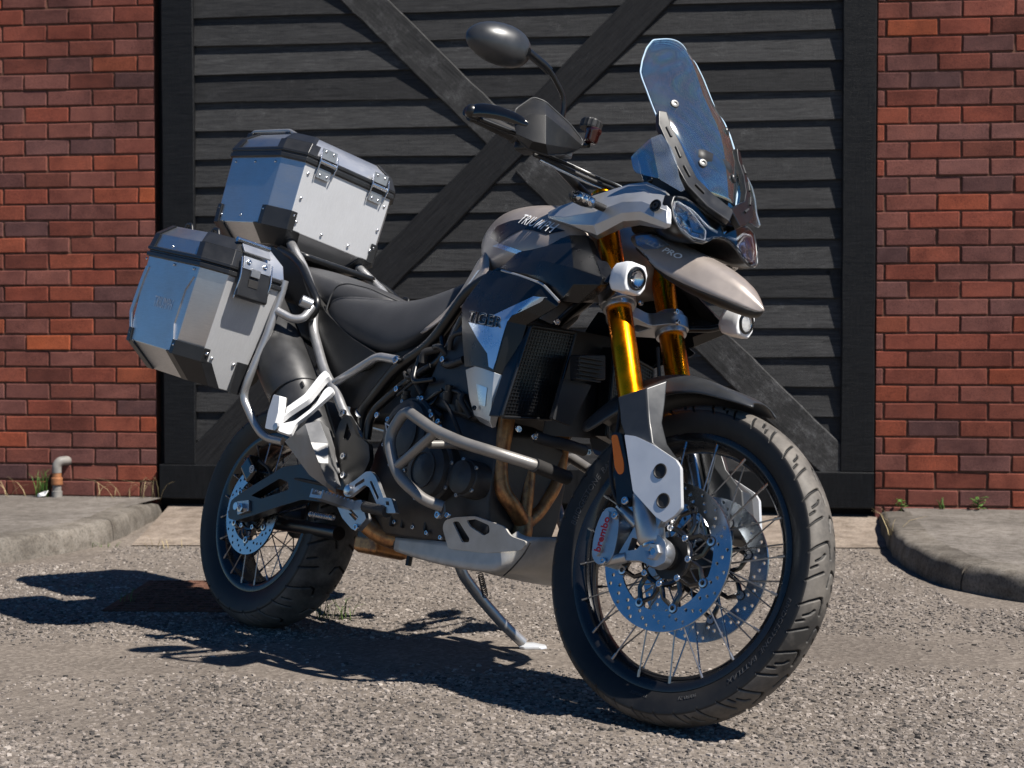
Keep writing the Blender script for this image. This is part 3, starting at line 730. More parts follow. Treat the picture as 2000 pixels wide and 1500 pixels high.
text('caliper_lettering', 'brembo', .0245, (Vector((1.4185, -.1312, .328)), Vector((.10, 0, .995)), Vector((-.995, 0, .10)), Vector((0, -1, 0))), K_red, bpy.data.objects['brake_caliper'], .0004, 0, .0006)
lathe('axle', [(.0125, -.125), (.0125, .125)], (1.551, 0, .3475), (0, 1, 0), K_steel, bike, 20, **F)
# yokes
yk = [(1.2953, -0.14, 0.8832), (1.3777, -0.14, 0.8844)]
def yoke(name, z, mat, hy, extra):
    n_ = FD; O = fk(z, 0); U = Vector((0, 1, 0)); V = FD.cross(U)
    V = V if V.x > 0 else -V
    out = [(-.148, .0), (-.135, .038), (-.105, .042), (-.07, .03), (-.04, -.012), (.04, -.012), (.07, .03), (.105, .042), (.135, .038), (.148, 0), (.135, -.036), (.10, -.042), (.05, -.075), (0, -.085), (-.05, -.075), (-.10, -.042), (-.135, -.036)]
    hl = [ring2((-.105, 0), .0292, 24), ring2((.105, 0), .0292, 24)] + extra
    o2 = [(v.x, v.y) for v in fillet([Vector((*q_, 0)) for q_ in out], .015, 4, True)]
    return mk(name, *plate_vf(o2, hl, .034, (O, U, V, n_)), mat, bike, bevel=.003, **F)
yoke('lower_yoke', .905, K_alu, 0, [[(-.05, -.02), (-.01, -.03), (-.01, -.055), (-.045, -.05)], [(.05, -.02), (.01, -.03), (.01, -.055), (.045, -.05)]])
yoke('upper_yoke', 1.13, K_blk, 0, [])
for s in (-1, 1):
    fc = lathe('fork_clamp', [(.0295, -.028), (.036, -.028), (.0375, -.024), (.0375, .024), (.036, .028), (.0295, .028)], fk(.905, s * .105), FD, K_alu, bike, 32, True, **F)
    for dz in (-.014, .012):
        c0 = fk(.905 + dz, s * .075); inst('bolt', mesh_of(*bolt_vf((0, 0, 0), (0, 0, 1), .007, .006), K_steel), fc, c0 + Vector((.036, 0, .015)), basis((1, 0, .2)))
# fork guards: black upper, pale lower plate with two round studs
gy = -.152
for s in (-1, 1):
    Y = lambda q_: (q_[0], q_[1] * (-s), q_[2])
    secs = []
    for (a, b, c_) in (((1207,772), (1268,752), (1304,741)), ((1209,800), (1265,797), (1300,784)), ((1211,825), (1268,826), (1296,826)), ((1222,849), (1274,860), (1304,866)), ((1232,905), (1318,900), (1332,905)), ((1238,963), (1322,975), (1334,985)), ((1282,1008), (1306,1010), (1325,1000))):
        pass
    st = [((1.3882, -0.146, 0.6681), (1.4617, -0.146, 0.6928), (1.483, -0.105, 0.7226)), ((1.402, -0.147, 0.6397), (1.4787, -0.148, 0.6475), (1.4919, -0.108, 0.6728)), ((1.4129, -0.148, 0.6114), (1.4925, -0.15, 0.615), (1.4999, -0.114, 0.6249)),
          ((1.4348, -0.15, 0.5815), (1.5142, -0.152, 0.5722), (1.5263, -0.116, 0.5788)), ((1.4684, -0.151, 0.524), (1.5833, -0.152, 0.5355), (1.577, -0.118, 0.5355)), ((1.4946, -0.151, 0.4593), (1.6124, -0.152, 0.4488), (1.6061, -0.12, 0.4433)), ((1.5643, -0.15, 0.4149), (1.6038, -0.15, 0.4148), (1.5966, -0.122, 0.4287))]
    secs = [[Y(a), Y(b), Y(c_), Y((c_[0] - .025, c_[1] + .012, c_[2])), Y((a[0] + .006, a[1] + .03, a[2]))] for a, b, c_ in st]
    fg = loft('fork_guard', secs, K_guard, bike, bevel=.004, **F)
    pl = [(1.4409, -0.155, 0.583), (1.4717, -0.155, 0.5818), (1.5187, -0.155, 0.5684), (1.5871, -0.155, 0.5395), (1.6026, -0.155, 0.5244), (1.6253, -0.155, 0.4419), (1.6129, -0.155, 0.4233), (1.5909, -0.155, 0.4069), (1.5662, -0.155, 0.4162), (1.4952, -0.155, 0.4629)]
    hs = [[(c_[0] + .014 * math.cos(t * .5236), c_[1], c_[2] + .014 * math.sin(t * .5236)) for t in range(12)] for c_ in ((1.5541, -0.155, 0.5125), (1.5773, -0.155, 0.4511))]
    plate3('guard_plate', [Y(p_) for p_ in pl], .010, K_fworks, fg, [[Y(p_) for p_ in h_] for h_ in hs], rad=.004, bevel=.0045, seg=3)
    for c_ in ((1.5541, -0.155, 0.5125), (1.5773, -0.155, 0.4511)):
        lathe('guard_stud', [(.0165, .0045), (.0165, .0065), (.0145, .0072), (.0128, .005), (.0122, -.001), (.009, .002), (.005, .0038), (0, .0045)], Y(c_), (0, s, 0), K_rub, fg, 28)
    rf = [(1.3851, -0.128, 0.5847), (1.4012, -0.128, 0.5882), (1.4354, -0.128, 0.5268), (1.4409, -0.128, 0.5057), (1.4287, -0.128, 0.4989), (1.4136, -0.128, 0.5135)]
    plate3('reflector', [Y((p_[0] - .002, p_[1], p_[2])) for p_ in rf], .008, K_amber, fg, rad=.007, bevel=.002)
    plate3('guard_edge', [Y(p_) for p_ in ((1.3826, -0.125, 0.5911), (1.4077, -0.125, 0.5929), (1.4737, -0.125, 0.4665), (1.4708, -0.125, 0.4349), (1.4369, -0.125, 0.437))], .012, K_blk, fg, rad=.006, bevel=.002)
    bolts(fg, [Y((1.461, -0.134, 0.4453))], (0, s, 0), .009, .006)
# front mudguard
rows = []
for X, zt, zl, w_ in ((1.235, .645, .60, .066), (1.30, .705, .645, .070), (1.388, .751, .695, .073), (1.479, .760, .713, .075), (1.537, .750, .716, .075), (1.585, .735, .708, .074), (1.622, .726, .704, .069), (1.648, .718, .700, .060), (1.668, .709, .697, .046)):
    zl -= .010; rows.append([(X + .012, -w_, zl), (X, -w_ * .93, zl * .45 + zt * .55), (X, -w_ * .60, zt - .005), (X, 0, zt), (X, w_ * .60, zt - .005), (X, w_ * .93, zl * .45 + zt * .55), (X + .012, w_, zl)])
shell('front_mudguard', rows, K_guard, bike, 2, .004, crease=[(i * 7 + 2, i * 7 + 9, .7) for i in range(8)] + [(i * 7 + 4, i * 7 + 11, .7) for i in range(8)], **F)
# handlebar, grips, guards, controls
tube('handlebar', [(1.050, -.465, 1.226), (1.095, -.245, 1.222), (1.125, -.10, 1.165), (1.128, 0, 1.16), (1.125, .10, 1.165), (1.095, .245, 1.222), (1.050, .465, 1.226)], .0111, K_blk, bike, .04, 14, **F)
hg_top = [(1.1615, -0.425, 1.2382), (1.1776, -0.395, 1.2791), (1.1966, -0.375, 1.2765), (1.2212, -0.305, 1.2492), (1.2362, -0.268, 1.2241)]
hg_mid = [(1.1883, -0.447, 1.2005), (1.2216, -0.43, 1.2221), (1.2443, -0.412, 1.2257), (1.2558, -0.345, 1.212), (1.2486, -0.28, 1.2075)]
hg_low = [(1.1967, -0.44, 1.1717), (1.2403, -0.43, 1.1565), (1.2584, -0.406, 1.1582), (1.2493, -0.34, 1.1783), (1.2422, -0.285, 1.196)]
hg_bot = [(1.1903, -0.42, 1.1659), (1.2092, -0.405, 1.1506), (1.2374, -0.37, 1.1488), (1.2355, -0.32, 1.1701), (1.2311, -0.285, 1.193)]
mirs = []
for s in (-1, 1):
    Y = lambda q_: (q_[0], q_[1] * (-s), q_[2])
    lathe('grip', [(.0, 0), (.017, .0), (.0175, .008), (.0162, .012), (.0162, .118), (.0195, .12), (.0195, .128), (.013, .128)], Y((1.053, -.45, 1.226)), Vector((.2, -s, -.02)), K_rub, bike, 24, **F)
    hg = shell('hand_guard', [[Y(p_) for p_ in r_] for r_ in (hg_top, hg_mid, hg_low, hg_bot)], K_plas, bike, 0, .004, bevel=.007, seg=4, angle=40, **F)
    rim = hg_top + [hg_mid[-1]] + hg_bot[::-1] + [hg_mid[0]]
    tube('guard_rim', [Y(p_) for p_ in rim], .0028, K_plas2, hg, .010, 8, closed=True)
    bar = [(1.0683, -0.475, 1.2201), (1.0977, -0.472, 1.2229), (1.1445, -0.462, 1.2177), (1.1872, -0.445, 1.2086), (1.2231, -0.43, 1.1909)]
    secs = []
    for i, p_ in enumerate(bar):
        c_ = Vector(p_); h_ = (.016, .017, .0155, .013, .01)[i]; t_ = (.010, .011, .010, .008, .006)[i]
        secs.append([Y(c_ + Vector((t_ * math.cos(a) * .8 + t_ * .3 * math.sin(a), t_ * math.cos(a) * -.6, h_ * math.sin(a)))) for a in [k * math.pi / 6 for k in range(12)]])
    loft('guard_bar', secs, K_gloss, hg, sub=1)
    lathe('bar_end', [(0, .012), (.009, .011), (.0145, .006), (.016, 0), (.016, -.02)], Y((1.0753, -0.474, 1.22)), Vector((-.35, -s if s > 0 else 1 * -s, 0)) if False else Vector((-.55, s, 0)), K_blk, hg, 24)
    # lever and perch
    tube('lever', [Y(p_) for p_ in ((1.128, -.25, 1.222), (1.145, -.30, 1.212), (1.118, -.40, 1.205), (1.095, -.462, 1.205))], .0065, K_steel if False else K_blk, bike, .03, 10, **F)
    box('master_cylinder', (.05, .075, .026), Y((1.128, -.235, 1.224)), K_alu, bike, .005, **F)
    box('switch_cluster', (.05, .045, .055), Y((1.088, -.285, 1.224)), K_plas, bike, .008, **F)
    # mirror
    st_ = [(1.118, -.24, 1.225), (1.1345, -0.24, 1.3087), (1.1317, -0.25, 1.3479), (1.1293, -0.305, 1.3823), (1.1295, -0.335, 1.3866), (1.1294, -0.385, 1.3916)]
    mt = tube('mirror', [Y(p_) for p_ in st_], [.0058] * 40, K_blk, bike, .02, 10, 6, **F) if False else mk('mirror', *tube_vf(fillet([Y(p_) for p_ in st_], .02, 6), .0062, 10), K_blk, bike, **F)
    mirs.append(mt)
    tube('mirror_neck', [Y(p_) for p_ in ((1.1296, -0.315, 1.3829), (1.1285, -0.338, 1.3879), (1.133, -0.4, 1.3906))], [.0085, .011, .013, .015, .016, .016, .0165, .017][:3] if False else .0105, K_blk, mt, 0, 12)
    c_ = Vector(Y((1.0824, -0.445, 1.3926))); d1 = (Vector(Y((1.0593, -0.515, 1.3837))) - Vector(Y((1.1191, -0.385, 1.3951)))).normalized()
    up = Vector((-.12, 0, 1)); up = (up - d1 * up.dot(d1)).normalized(); th_ = d1.cross(up)
    if th_.x < 0: th_ = -th_
    V_, F_ = [], []; nu, nv = 28, 14
    for j in range(nv + 1):
        ph = math.pi * j / nv
        for i in range(nu):
            a = 2 * math.pi * i / nu; x_, y_, z_ = math.cos(ph), math.sin(ph) * math.cos(a), math.sin(ph) * math.sin(a)
            k_ = 1 - .10 * x_; zz = z_ * (.044 if z_ > 0 else .016); yy = y_ * .050 * k_
            V_.append(c_ + d1 * (.080 * x_ * abs(x_) ** -.12 if x_ else 0) + up * yy + th_ * zz)
    for j in range(nv):
        for i in range(nu):
            i2 = (i + 1) % nu; F_.append((j * nu + i, j * nu + i2, (j + 1) * nu + i2, (j + 1) * nu + i))
    mh = mk('mirror_shell', V_, F_, K_guard, mt); w_ = mh.modifiers.new('w', 'WELD'); w_.merge_threshold = .0004
    mk('mirror_glass', [c_ - th_ * .0155 + d1 * .068 * math.cos(a) + up * .040 * math.sin(a) for a in [k * math.pi / 12 for k in range(24)]], [tuple(range(24))], K_chrome, mt)
# brake fluid pot on the right bar
tube('reservoir_arm', [(1.128, -.225, 1.232), (1.2186, -0.225, 1.2315)], .006, K_blk, bike, 0, 10, **F)
pot = lathe('fluid_reservoir', [(.0, 0), (.013, .001), (.016, .006), (.0165, .024), (.0185, .027), (.0185, .034), (.0165, .036)], (1.2203, -0.225, 1.2364), (.05, .05, 1), K_dres, bike, 28, **F)
ca = Vector((1.2116, -0.225, 1.2744)); V_, F_ = lathe_vf([(.017, -.004), (.0235, -.004), (.0245, 0), (.0245, .014), (.0225, .018), (.010, .0185), (0, .018)], 48, ca, (.05, .05, 1))
V_ = [v_ + (v_ - ca) * (.045 if (i % 48) % 3 == 0 and 48 * 1 <= i < 48 * 4 else 0) for i, v_ in enumerate(V_)]
mk('cap', V_, F_, K_plas, pot, smooth=False)
for i, (dy, dz, r_) in enumerate(((0, 0, .0042), (.012, -.008, .0036), (-.010, -.012, .005), (.02, .004, .003), (.005, -.02, .004))):
    tube('cable', [(1.10 + .004 * i, -.27 + dy, 1.205 + dz), tuple(Vector((1.141, -0.19, 1.2018)) + Vector((0, dy, dz))), tuple(Vector((1.1824, -0.14, 1.1891)) + Vector((0, dy, dz))), tuple(Vector((1.229, -0.09, 1.1812)) + Vector((0, dy * .6, dz))), (1.29, -.04 + dy, 1.10 + dz)], r_, (K_rub, K_steel, K_rub, K_grey, K_steel)[i], bike, .05, 8, **F)

# ---------------------------------------------------------------- bodywork
def decal(name, pts, target, mat, axis='Y', off=.0012, cuts=4, holes=(), rad=0):
    """flat print cut to an outline and laid on a panel"""
    P = [Vector(p_) for p_ in pts]
    c = sum(P, Vector()) / len(P); n = Vector()
    for i in range(len(P)): n += (P[i - 1] - c).cross(P[i] - c)
    n.normalize(); U = (P[1] - P[0]); U = (U - n * U.dot(n)).normalized(); V = n.cross(U)
    lp = [((p_ - c).dot(U), (p_ - c).dot(V)) for p_ in P]
    if rad: lp = [(v_.x, v_.y) for v_ in fillet([Vector((*q_, 0)) for q_ in lp], rad, 4, True)]
    bm = bmesh.new(); vs = [bm.verts.new(c + U * a + V * b) for a, b in lp]
    for i in range(len(vs)): bm.edges.new((vs[i - 1], vs[i]))
    bmesh.ops.triangle_fill(bm, use_beauty=True, edges=bm.edges[:])
    bmesh.ops.subdivide_edges(bm, edges=bm.edges[:], cuts=cuts, use_grid_fill=True)
    me = bpy.data.meshes.new(name); bm.to_mesh(me); bm.free(); me.shade_smooth()
    o = bpy.data.objects.new(name, me); link(o, target, mat); wrap(o, target, axis, off); return o
def wrap(o, target, axis='Y', off=.0012):
    """drop the print onto the panel's outer face: from the right side (Y) or from above (Z)"""
    for v_ in o.data.vertices:
        if axis == 'Y': v_.co.y -= .06
        else: v_.co.z += .08
    s = o.modifiers.new('w', 'SHRINKWRAP'); s.target = target; s.offset = off; s.wrap_method = 'PROJECT'; s.wrap_mode = 'ABOVE_SURFACE'
    s.use_project_y = axis == 'Y'; s.use_project_z = axis == 'Z'; s.use_positive_direction = axis == 'Y'; s.use_negative_direction = axis == 'Z'; s.project_limit = .3
def print_text(name, s, a, b, up, h, target, mat, shear=0, axis='Y', off=.0014, bold=.0, space=1.0):
    """lettering from a to b (3-D), standing towards up, on a panel"""
    a, b, up = Vector(a), Vector(b), Vector(up); U = (b - a).normalized(); V = (up - U * up.dot(U)).normalized(); N = U.cross(V)
    o = text(name, s, 1, (Vector(), Vector((1, 0, 0)), Vector((0, 1, 0)), Vector((0, 0, 1))), mat, target, 0, shear, bold, space=space)
    me = o.data; xs = [v_.co.x for v_ in me.vertices]; ys = [v_.co.y for v_ in me.vertices]; x0, x1, y0, y1 = min(xs), max(xs), min(ys), max(ys); L = (b - a).length
    bm = bmesh.new(); bm.from_mesh(me)
    bmesh.ops.dissolve_degenerate(bm, dist=1e-5, edges=bm.edges[:]); bmesh.ops.triangulate(bm, faces=bm.faces[:]); bmesh.ops.subdivide_edges(bm, edges=bm.edges[:], cuts=1)
    for v_ in bm.verts: v_.co = a + U * ((v_.co.x - x0) / (x1 - x0) * L) + V * ((v_.co.y - y0) / (y1 - y0) * h)
    bm.to_mesh(me); bm.free()
    if axis != 'none': wrap(o, target, axis, off)
    return o
def sym_loft(name, secs, mat, parent=bike, **k):
    """half sections from centre to right side, mirrored into closed rings"""
    full = [[tuple(p_) for p_ in s] + [my(p_) for p_ in reversed(s) if abs(p_[1]) > 1e-6] for s in secs]
    return loft(name, full, mat, parent, **k)
tank = sym_loft('fuel_tank', [
    [(.690, 0, 1.06), (.70, -.035, 1.06), (.755, -.08, 1.045), (.80, -.108, .985), (.81, -.11, .93)],
    [(.700, 0, 1.118), (.718, -.045, 1.114), (.792, -.097, 1.088), (.842, -.126, 1.04), (.85, -.132, .94)],
    [(.76, 0, 1.166), (.785, -.06, 1.158), (.845, -.112, 1.122), (.893, -.150, 1.048), (.905, -.156, .95)],
    [(.852, 0, 1.180), (.87, -.07, 1.170), (.92, -.127, 1.134), (.966, -.172, 1.050), (.98, -.178, .95)],
    [(.95, 0, 1.180), (.96, -.08, 1.167), (1.0, -.140, 1.130), (1.04, -.186, 1.052), (1.05, -.19, .95)],
    [(1.10, 0, 1.165), (1.10, -.09, 1.150), (1.12, -.150, 1.112), (1.15, -.190, 1.045), (1.15, -.195, .95)],
    [(1.22, 0, 1.13), (1.22, -.08, 1.120), (1.23, -.13, 1.08), (1.25, -.16, 1.02), (1.25, -.16, .95)]], K_sand, sub=2)
# printed panels on the tank
decal('tank_decal', [(0.8418, -0.1197, 1.0736), (0.9227, -0.1544, 1.0449), (1.0148, -0.1663, 1.0726), (1.0563, -0.1728, 1.0646), (1.1169, -0.1787, 1.0459), (1.1652, -0.1682, 1.0516), (1.0800, -0.1656, 1.0807), (1.0029, -0.1494, 1.1041), (0.9345, -0.1379, 1.1065), (0.8657, -0.1217, 1.0996)], tank, K_mblack, 'Y', .0012, 6)
decal('tank_stripe', [(0.9212, -0.1542, 1.0424), (1.0408, -0.1787, 1.0119), (1.0247, -0.1754, 1.0048), (0.8865, -0.1429, 1.0408)], tank, K_blue, 'Y', .0013, 4)
print_text('tank_lettering', 'TRIUMPH', (0.975, -0.1503, 1.092), (1.128, -0.1755, 1.051), (-.018, .0143, .0234), .030, tank, K_white, .12, 'Y', .0024, .008, 1.1)
tube('tank_filler_hinge', [(0.9632, -0.07, 1.1335), (1.0025, -0.085, 1.1265)], .009, K_blk, tank, 0, 14)
sides = []
def both(o): 
    c = mirror_copy(o); return o, c
sh = shell('tank_shroud', [[(0.9589, -0.168, 0.975), (1.0235, -0.176, 1.0122), (1.0876, -0.178, 1.0213), (1.1859, -0.172, 1.0456), (1.2292, -0.16, 1.047), (1.2471, -0.15, 1.0357)],
    [(0.9796, -0.176, 0.972), (1.0548, -0.188, 0.9973), (1.1184, -0.195, 0.9988), (1.2236, -0.195, 1.015), (1.2965, -0.188, 0.9862), (1.302, -0.17, 0.9853)],
    [(1.0029, -0.182, 0.9644), (1.0845, -0.2, 0.9739), (1.16, -0.212, 0.9738), (1.2782, -0.226, 0.9486), (1.3701, -0.22, 0.9239), (1.362, -0.19, 0.9361)],
    [(1.0311, -0.186, 0.9573), (1.1083, -0.205, 0.9445), (1.1768, -0.218, 0.9338), (1.2922, -0.23, 0.9092), (1.3638, -0.218, 0.9095), (1.3635, -0.19, 0.9173)],
    [(1.0543, -0.186, 0.9516), (1.1092, -0.2, 0.9348), (1.1674, -0.212, 0.92), (1.2506, -0.222, 0.8734), (1.2879, -0.2, 0.8728), (1.3029, -0.17, 0.8901)]], K_mblack, bike, 0, .004, bevel=.004, seg=3, angle=16)
both(sh)
plate3('shroud_clip', [(1.3277, -0.206, 0.9632), (1.3525, -0.2, 0.9687), (1.3701, -0.195, 0.9484), (1.3789, -0.19, 0.9122), (1.369, -0.216, 0.9192)], .008, K_mblack, bike, rad=.006, bevel=.002)
sp_rows = [[(0.9494, -0.19, 0.9627), (1.0475, -0.202, 0.9473), (1.1837, -0.226, 0.9133), (1.2627, -0.232, 0.8657)],
    [(0.9245, -0.192, 0.9322), (1.0322, -0.216, 0.9139), (1.1942, -0.236, 0.8874), (1.2559, -0.228, 0.8575)],
    [(0.8965, -0.196, 0.8934), (1.0126, -0.224, 0.8723), (1.1498, -0.24, 0.8511), (1.1949, -0.218, 0.8395)],
    [(0.8885, -0.2, 0.8707), (1.0038, -0.228, 0.8415), (1.1106, -0.242, 0.8232), (1.1474, -0.214, 0.8218)],
    [(0.9169, -0.205, 0.7992), (1.0098, -0.23, 0.7765), (1.1053, -0.24, 0.7645), (1.1354, -0.212, 0.7619)],
    [(0.9489, -0.205, 0.7214), (1.0109, -0.226, 0.7184), (1.0909, -0.236, 0.7049), (1.1209, -0.21, 0.6984)]]
side = shell('side_panel', sp_rows, K_mblack, bike, 0, .004, bevel=.004, seg=3, angle=16)
side['label'] = 'black side panel lettered TIGER'
both(side)
edge = [(1.001, -0.196, 0.9605), (1.0843, -0.208, 0.9407), (1.183, -0.229, 0.9148), (1.2009, -0.231, 0.9066), (1.2629, -0.236, 0.8682)]
mk('panel_edge_highlight', *tube_vf(fillet(edge, .01, 4), .0032, 8), K_silver, side)  # silver bead painting the highlight along the panel joint
decal('panel_stripe', [(1.2226, -0.24, 0.8785), (1.1814, -0.24, 0.8806), (1.0523, -0.235, 0.8391), (1.0641, -0.235, 0.8353), (1.0808, -0.235, 0.8265), (1.0838, -0.235, 0.8094), (1.0551, -0.235, 0.8096), (0.9428, -0.22, 0.8279), (0.9917, -0.228, 0.7931), (1.0564, -0.235, 0.7472), (1.0707, -0.235, 0.7158), (1.0896, -0.236, 0.7097), (1.0962, -0.236, 0.7303), (1.1121, -0.243, 0.8217), (1.1255, -0.241, 0.8354)], side, K_blue, 'Y', .0012, 3)
print_text('panel_lettering', 'TIGER', (.932, -.215, .832), (1.096, -.243, .804), Vector((.06, 0, 1)), .0275, side, K_print, -.08, 'Y', .0016, .020, 1.12)
print_text('panel_lettering', 'TIGER', (.934, -.215, .8333), (1.094, -.243, .8055), Vector((.06, 0, 1)), .0252, side, K_gloss, -.08, 'Y', .0028, .004, 1.14)
lw_ = shell('lower_cowl', [[(0.9489, -0.205, 0.7151), (1.0137, -0.229, 0.7201), (1.093, -0.239, 0.703), (1.1194, -0.213, 0.6964)], [(0.9664, -0.205, 0.6806), (1.0292, -0.229, 0.6787), (1.0949, -0.238, 0.6732), (1.1138, -0.211, 0.6703)],
    [(0.9832, -0.204, 0.6441), (1.0439, -0.226, 0.6408), (1.0978, -0.234, 0.6345), (1.1081, -0.208, 0.6347)], [(1.0058, -0.2, 0.6075), (1.054, -0.218, 0.5993), (1.0947, -0.225, 0.5909), (1.0952, -0.204, 0.6015)], [(1.025, -0.194, 0.5937), (1.0641, -0.207, 0.5839), (1.0928, -0.212, 0.578), (1.0889, -0.2, 0.5828)]], K_silver, bike, 0, .004, bevel=.004, seg=3, angle=16)
both(lw_)
decal('cowl_recess', [(1.0237, -0.232, 0.6779), (1.0747, -0.236, 0.6672), (1.0733, -0.232, 0.6246), (1.0461, -0.228, 0.6283)], lw_, K_blue, 'Y', .001, 3, rad=.003)
bolts(bike, [(1.0288, -0.222, 0.6206)], (0, -1, 0), .006, .004, K_plas)
# narrow sand side trim between seat and tank
tr = shell('side_trim', [[(0.8327, -0.118, 1.0652), (0.9235, -0.165, 0.9694), (0.906, -0.172, 0.9383)], [(0.7905, -0.12, 0.9666), (0.8762, -0.158, 0.9339), (0.8658, -0.165, 0.9037)], [(0.7408, -0.12, 0.8971), (0.8085, -0.148, 0.8859), (0.8426, -0.165, 0.8834)], [(0.7029, -0.13, 0.8588), (0.7604, -0.148, 0.8602), (0.7856, -0.152, 0.872)], [(0.6465, -0.138, 0.8168), (0.6941, -0.148, 0.8235), (0.7238, -0.15, 0.8414)]], K_sand, bike, 1, .004); both(tr)
decal('trim_stripe', [(0.8535, -0.14, 0.9827), (0.8383, -0.14, 0.9819), (0.7574, -0.14, 0.8928), (0.7647, -0.14, 0.902)], tr, K_blue, 'Y', .001, 3)
# nose fairing sides
cw = shell('nose_fairing', [[(1.073, -0.15, 1.1136), (1.107, -0.152, 1.126), (1.2212, -0.15, 1.1463), (1.3154, -0.138, 1.1701), (1.3628, -0.13, 1.1739), (1.4196, -0.125, 1.1509), (1.4311, -0.122, 1.1428)],
    [(1.0827, -0.158, 1.108), (1.1375, -0.168, 1.1115), (1.2546, -0.172, 1.1247), (1.3301, -0.16, 1.1474), (1.3819, -0.152, 1.151), (1.4451, -0.146, 1.1282), (1.455, -0.14, 1.1212)],
    [(1.0909, -0.164, 1.1006), (1.1728, -0.186, 1.0851), (1.28, -0.197, 1.0873), (1.355, -0.187, 1.1095), (1.406, -0.178, 1.1101), (1.4676, -0.16, 1.0907), (1.4744, -0.152, 1.0893)],
    [(1.0943, -0.164, 1.0941), (1.1946, -0.186, 1.0666), (1.2879, -0.197, 1.0556), (1.3582, -0.187, 1.0832), (1.4085, -0.178, 1.0864), (1.4744, -0.16, 1.0612), (1.4809, -0.152, 1.061)],
    [(1.0958, -0.16, 1.0927), (1.2304, -0.18, 1.0543), (1.2943, -0.188, 1.0341), (1.3584, -0.178, 1.067), (1.4021, -0.17, 1.0693), (1.4717, -0.156, 1.051), (1.4775, -0.15, 1.0548)],
    [(1.1033, -0.14, 1.0934), (1.2037, -0.15, 1.0624), (1.2582, -0.15, 1.0376), (1.3251, -0.14, 1.0638), (1.3748, -0.14, 1.0682), (1.4454, -0.13, 1.0579), (1.4539, -0.13, 1.061)]], K_silver, bike, 0, .004, bevel=.007, seg=4, angle=20)
cw['label'] = 'silver nose fairing side'
both(cw)
for s in (-1, 1):
    Y = lambda q_: (q_[0], q_[1] * -s, q_[2])
    lathe('fairing_bolt', [(.0145, .001), (.0145, .003), (.012, .0035), (.011, 0), (.008, .001), (.008, .004), (.004, .0045), (.0035, .002), (0, .002)], Y((1.4446, -0.172, 1.0989)), (.15, s, .1), K_blk, bike, 20)
    # turn indicator on a short rubber stalk
    ind = tube('indicator', [Y((1.3035, -0.19, 1.0964)), Y((1.3056, -0.212, 1.0954)), Y((1.3038, -0.232, 1.0964))], .0085, K_rub, bike, 0, 12)
    c0, c1 = Vector(Y((1.3086, -0.228, 1.0937))), Vector(Y((1.2949, -0.292, 1.0969))); d_ = (c1 - c0)
    secs = []
    for t, a, b in ((0, .007, .008), (.12, .011, .012), (.4, .0145, .0145), (.75, .013, .0135), (.95, .008, .009), (1, .003, .004)):
        q_ = c0 + d_ * t; secs.append([q_ + Vector((a * math.cos(x_), 0, b * math.sin(x_))) for x_ in [k * math.pi / 8 for k in range(16)]])
    loft('indicator_shell', secs, K_plas, ind)
    secs2 = [[q_ for q_ in s_] for s_ in secs]
    for t in (.28, .5, .72):
        lathe('indicator_lens', [(0, .0115), (.006, .0105), (.0095, .006), (.0105, .0)], c0 + d_ * t + Vector((.006, 0, 0)), (1, 0, .1), K_chrome, ind, 14)
    v_, f_ = loft_vf([[c0 + d_ * t + Vector((a * 1.06 * math.cos(x_) + .0012, 0, b * 1.03 * math.sin(x_))) for x_ in [(-7 + k) * math.pi / 14 for k in range(15)]] for t, a, b in ((.1, .013, .012), (.4, .0185, .0145), (.75, .017, .0135), (.97, .009, .008))], False, False)
    mk('indicator_cover', v_, f_, K_lens, ind, solid=.001)
# beak
bk = sym_loft('beak', [], K_sand) if False else None
bL = [((1.3281, -0.105, 1.0356), (1.2894, -0.09, 1.065), (1.3325, -0.075, 1.0758), (1.335, 0, 1.088)), ((1.371, -0.11, 1.0143), (1.3605, -0.098, 1.0458), (1.3839, -0.078, 1.0566), (1.37, 0, 1.078)), ((1.4066, -0.112, 0.9767), (1.4056, -0.1, 1.0145), (1.4262, -0.078, 1.0344), (1.435, 0, 1.052)), ((1.493, -0.094, 0.9418), (1.4908, -0.084, 0.9795), (1.495, -0.064, 1.0108), (1.515, 0, 1.022)),
      ((1.5595, -0.072, 0.922), (1.5575, -0.064, 0.9472), (1.5588, -0.048, 0.9805), (1.567, 0, .992)), ((1.6079, -0.04, 0.9081), (1.6079, -0.034, 0.9257), (1.6067, -0.022, 0.9531), (1.614, 0, .952)), ((1.6387, -0.009, 0.8989), (1.6409, -0.008, 0.9048), (1.6435, -0.005, 0.9147), (1.648, 0, .914)), ((1.649, -.0012, .9035), (1.650, -.001, .9045), (1.6505, -.0006, .9055), (1.651, 0, .906))]
rows = [[r_[0], r_[1], r_[2], r_[3], my(r_[2]), my(r_[1]), my(r_[0])] for r_ in bL]
bk = shell('beak', rows, K_sand, bike, 1, .003, crease=[(i * 7 + c_, i * 7 + 7 + c_, 1) for i in range(7) for c_ in (0, 2, 4, 6)] + [(49 + i, 50 + i, 1) for i in range(6)])
bk['label'] = 'sand coloured beak lettered RALLY PRO'
under = [[r_[0], (r_[0][0], r_[0][1] * .8, r_[0][2] - min(.016, -r_[0][1] * .6)), (r_[0][0], 0, r_[0][2] - min(.02, -r_[0][1] * .7)), (r_[0][0], -r_[0][1] * .8, r_[0][2] - min(.016, -r_[0][1] * .6)), my(r_[0])] for r_ in bL]
shell('beak_underside', under, K_plas, bike, 1, .003)
decal('beak_decal', [(1.315, -.093, 1.06), (1.36, -.078, 1.068), (1.4168, -0.0786, 1.0370), (1.3980, -0.0945, 1.0260), (1.3690, -0.1047, 1.0219), (1.34, -.105, 1.035)], bk, K_blue, 'Y', .0012, 5)
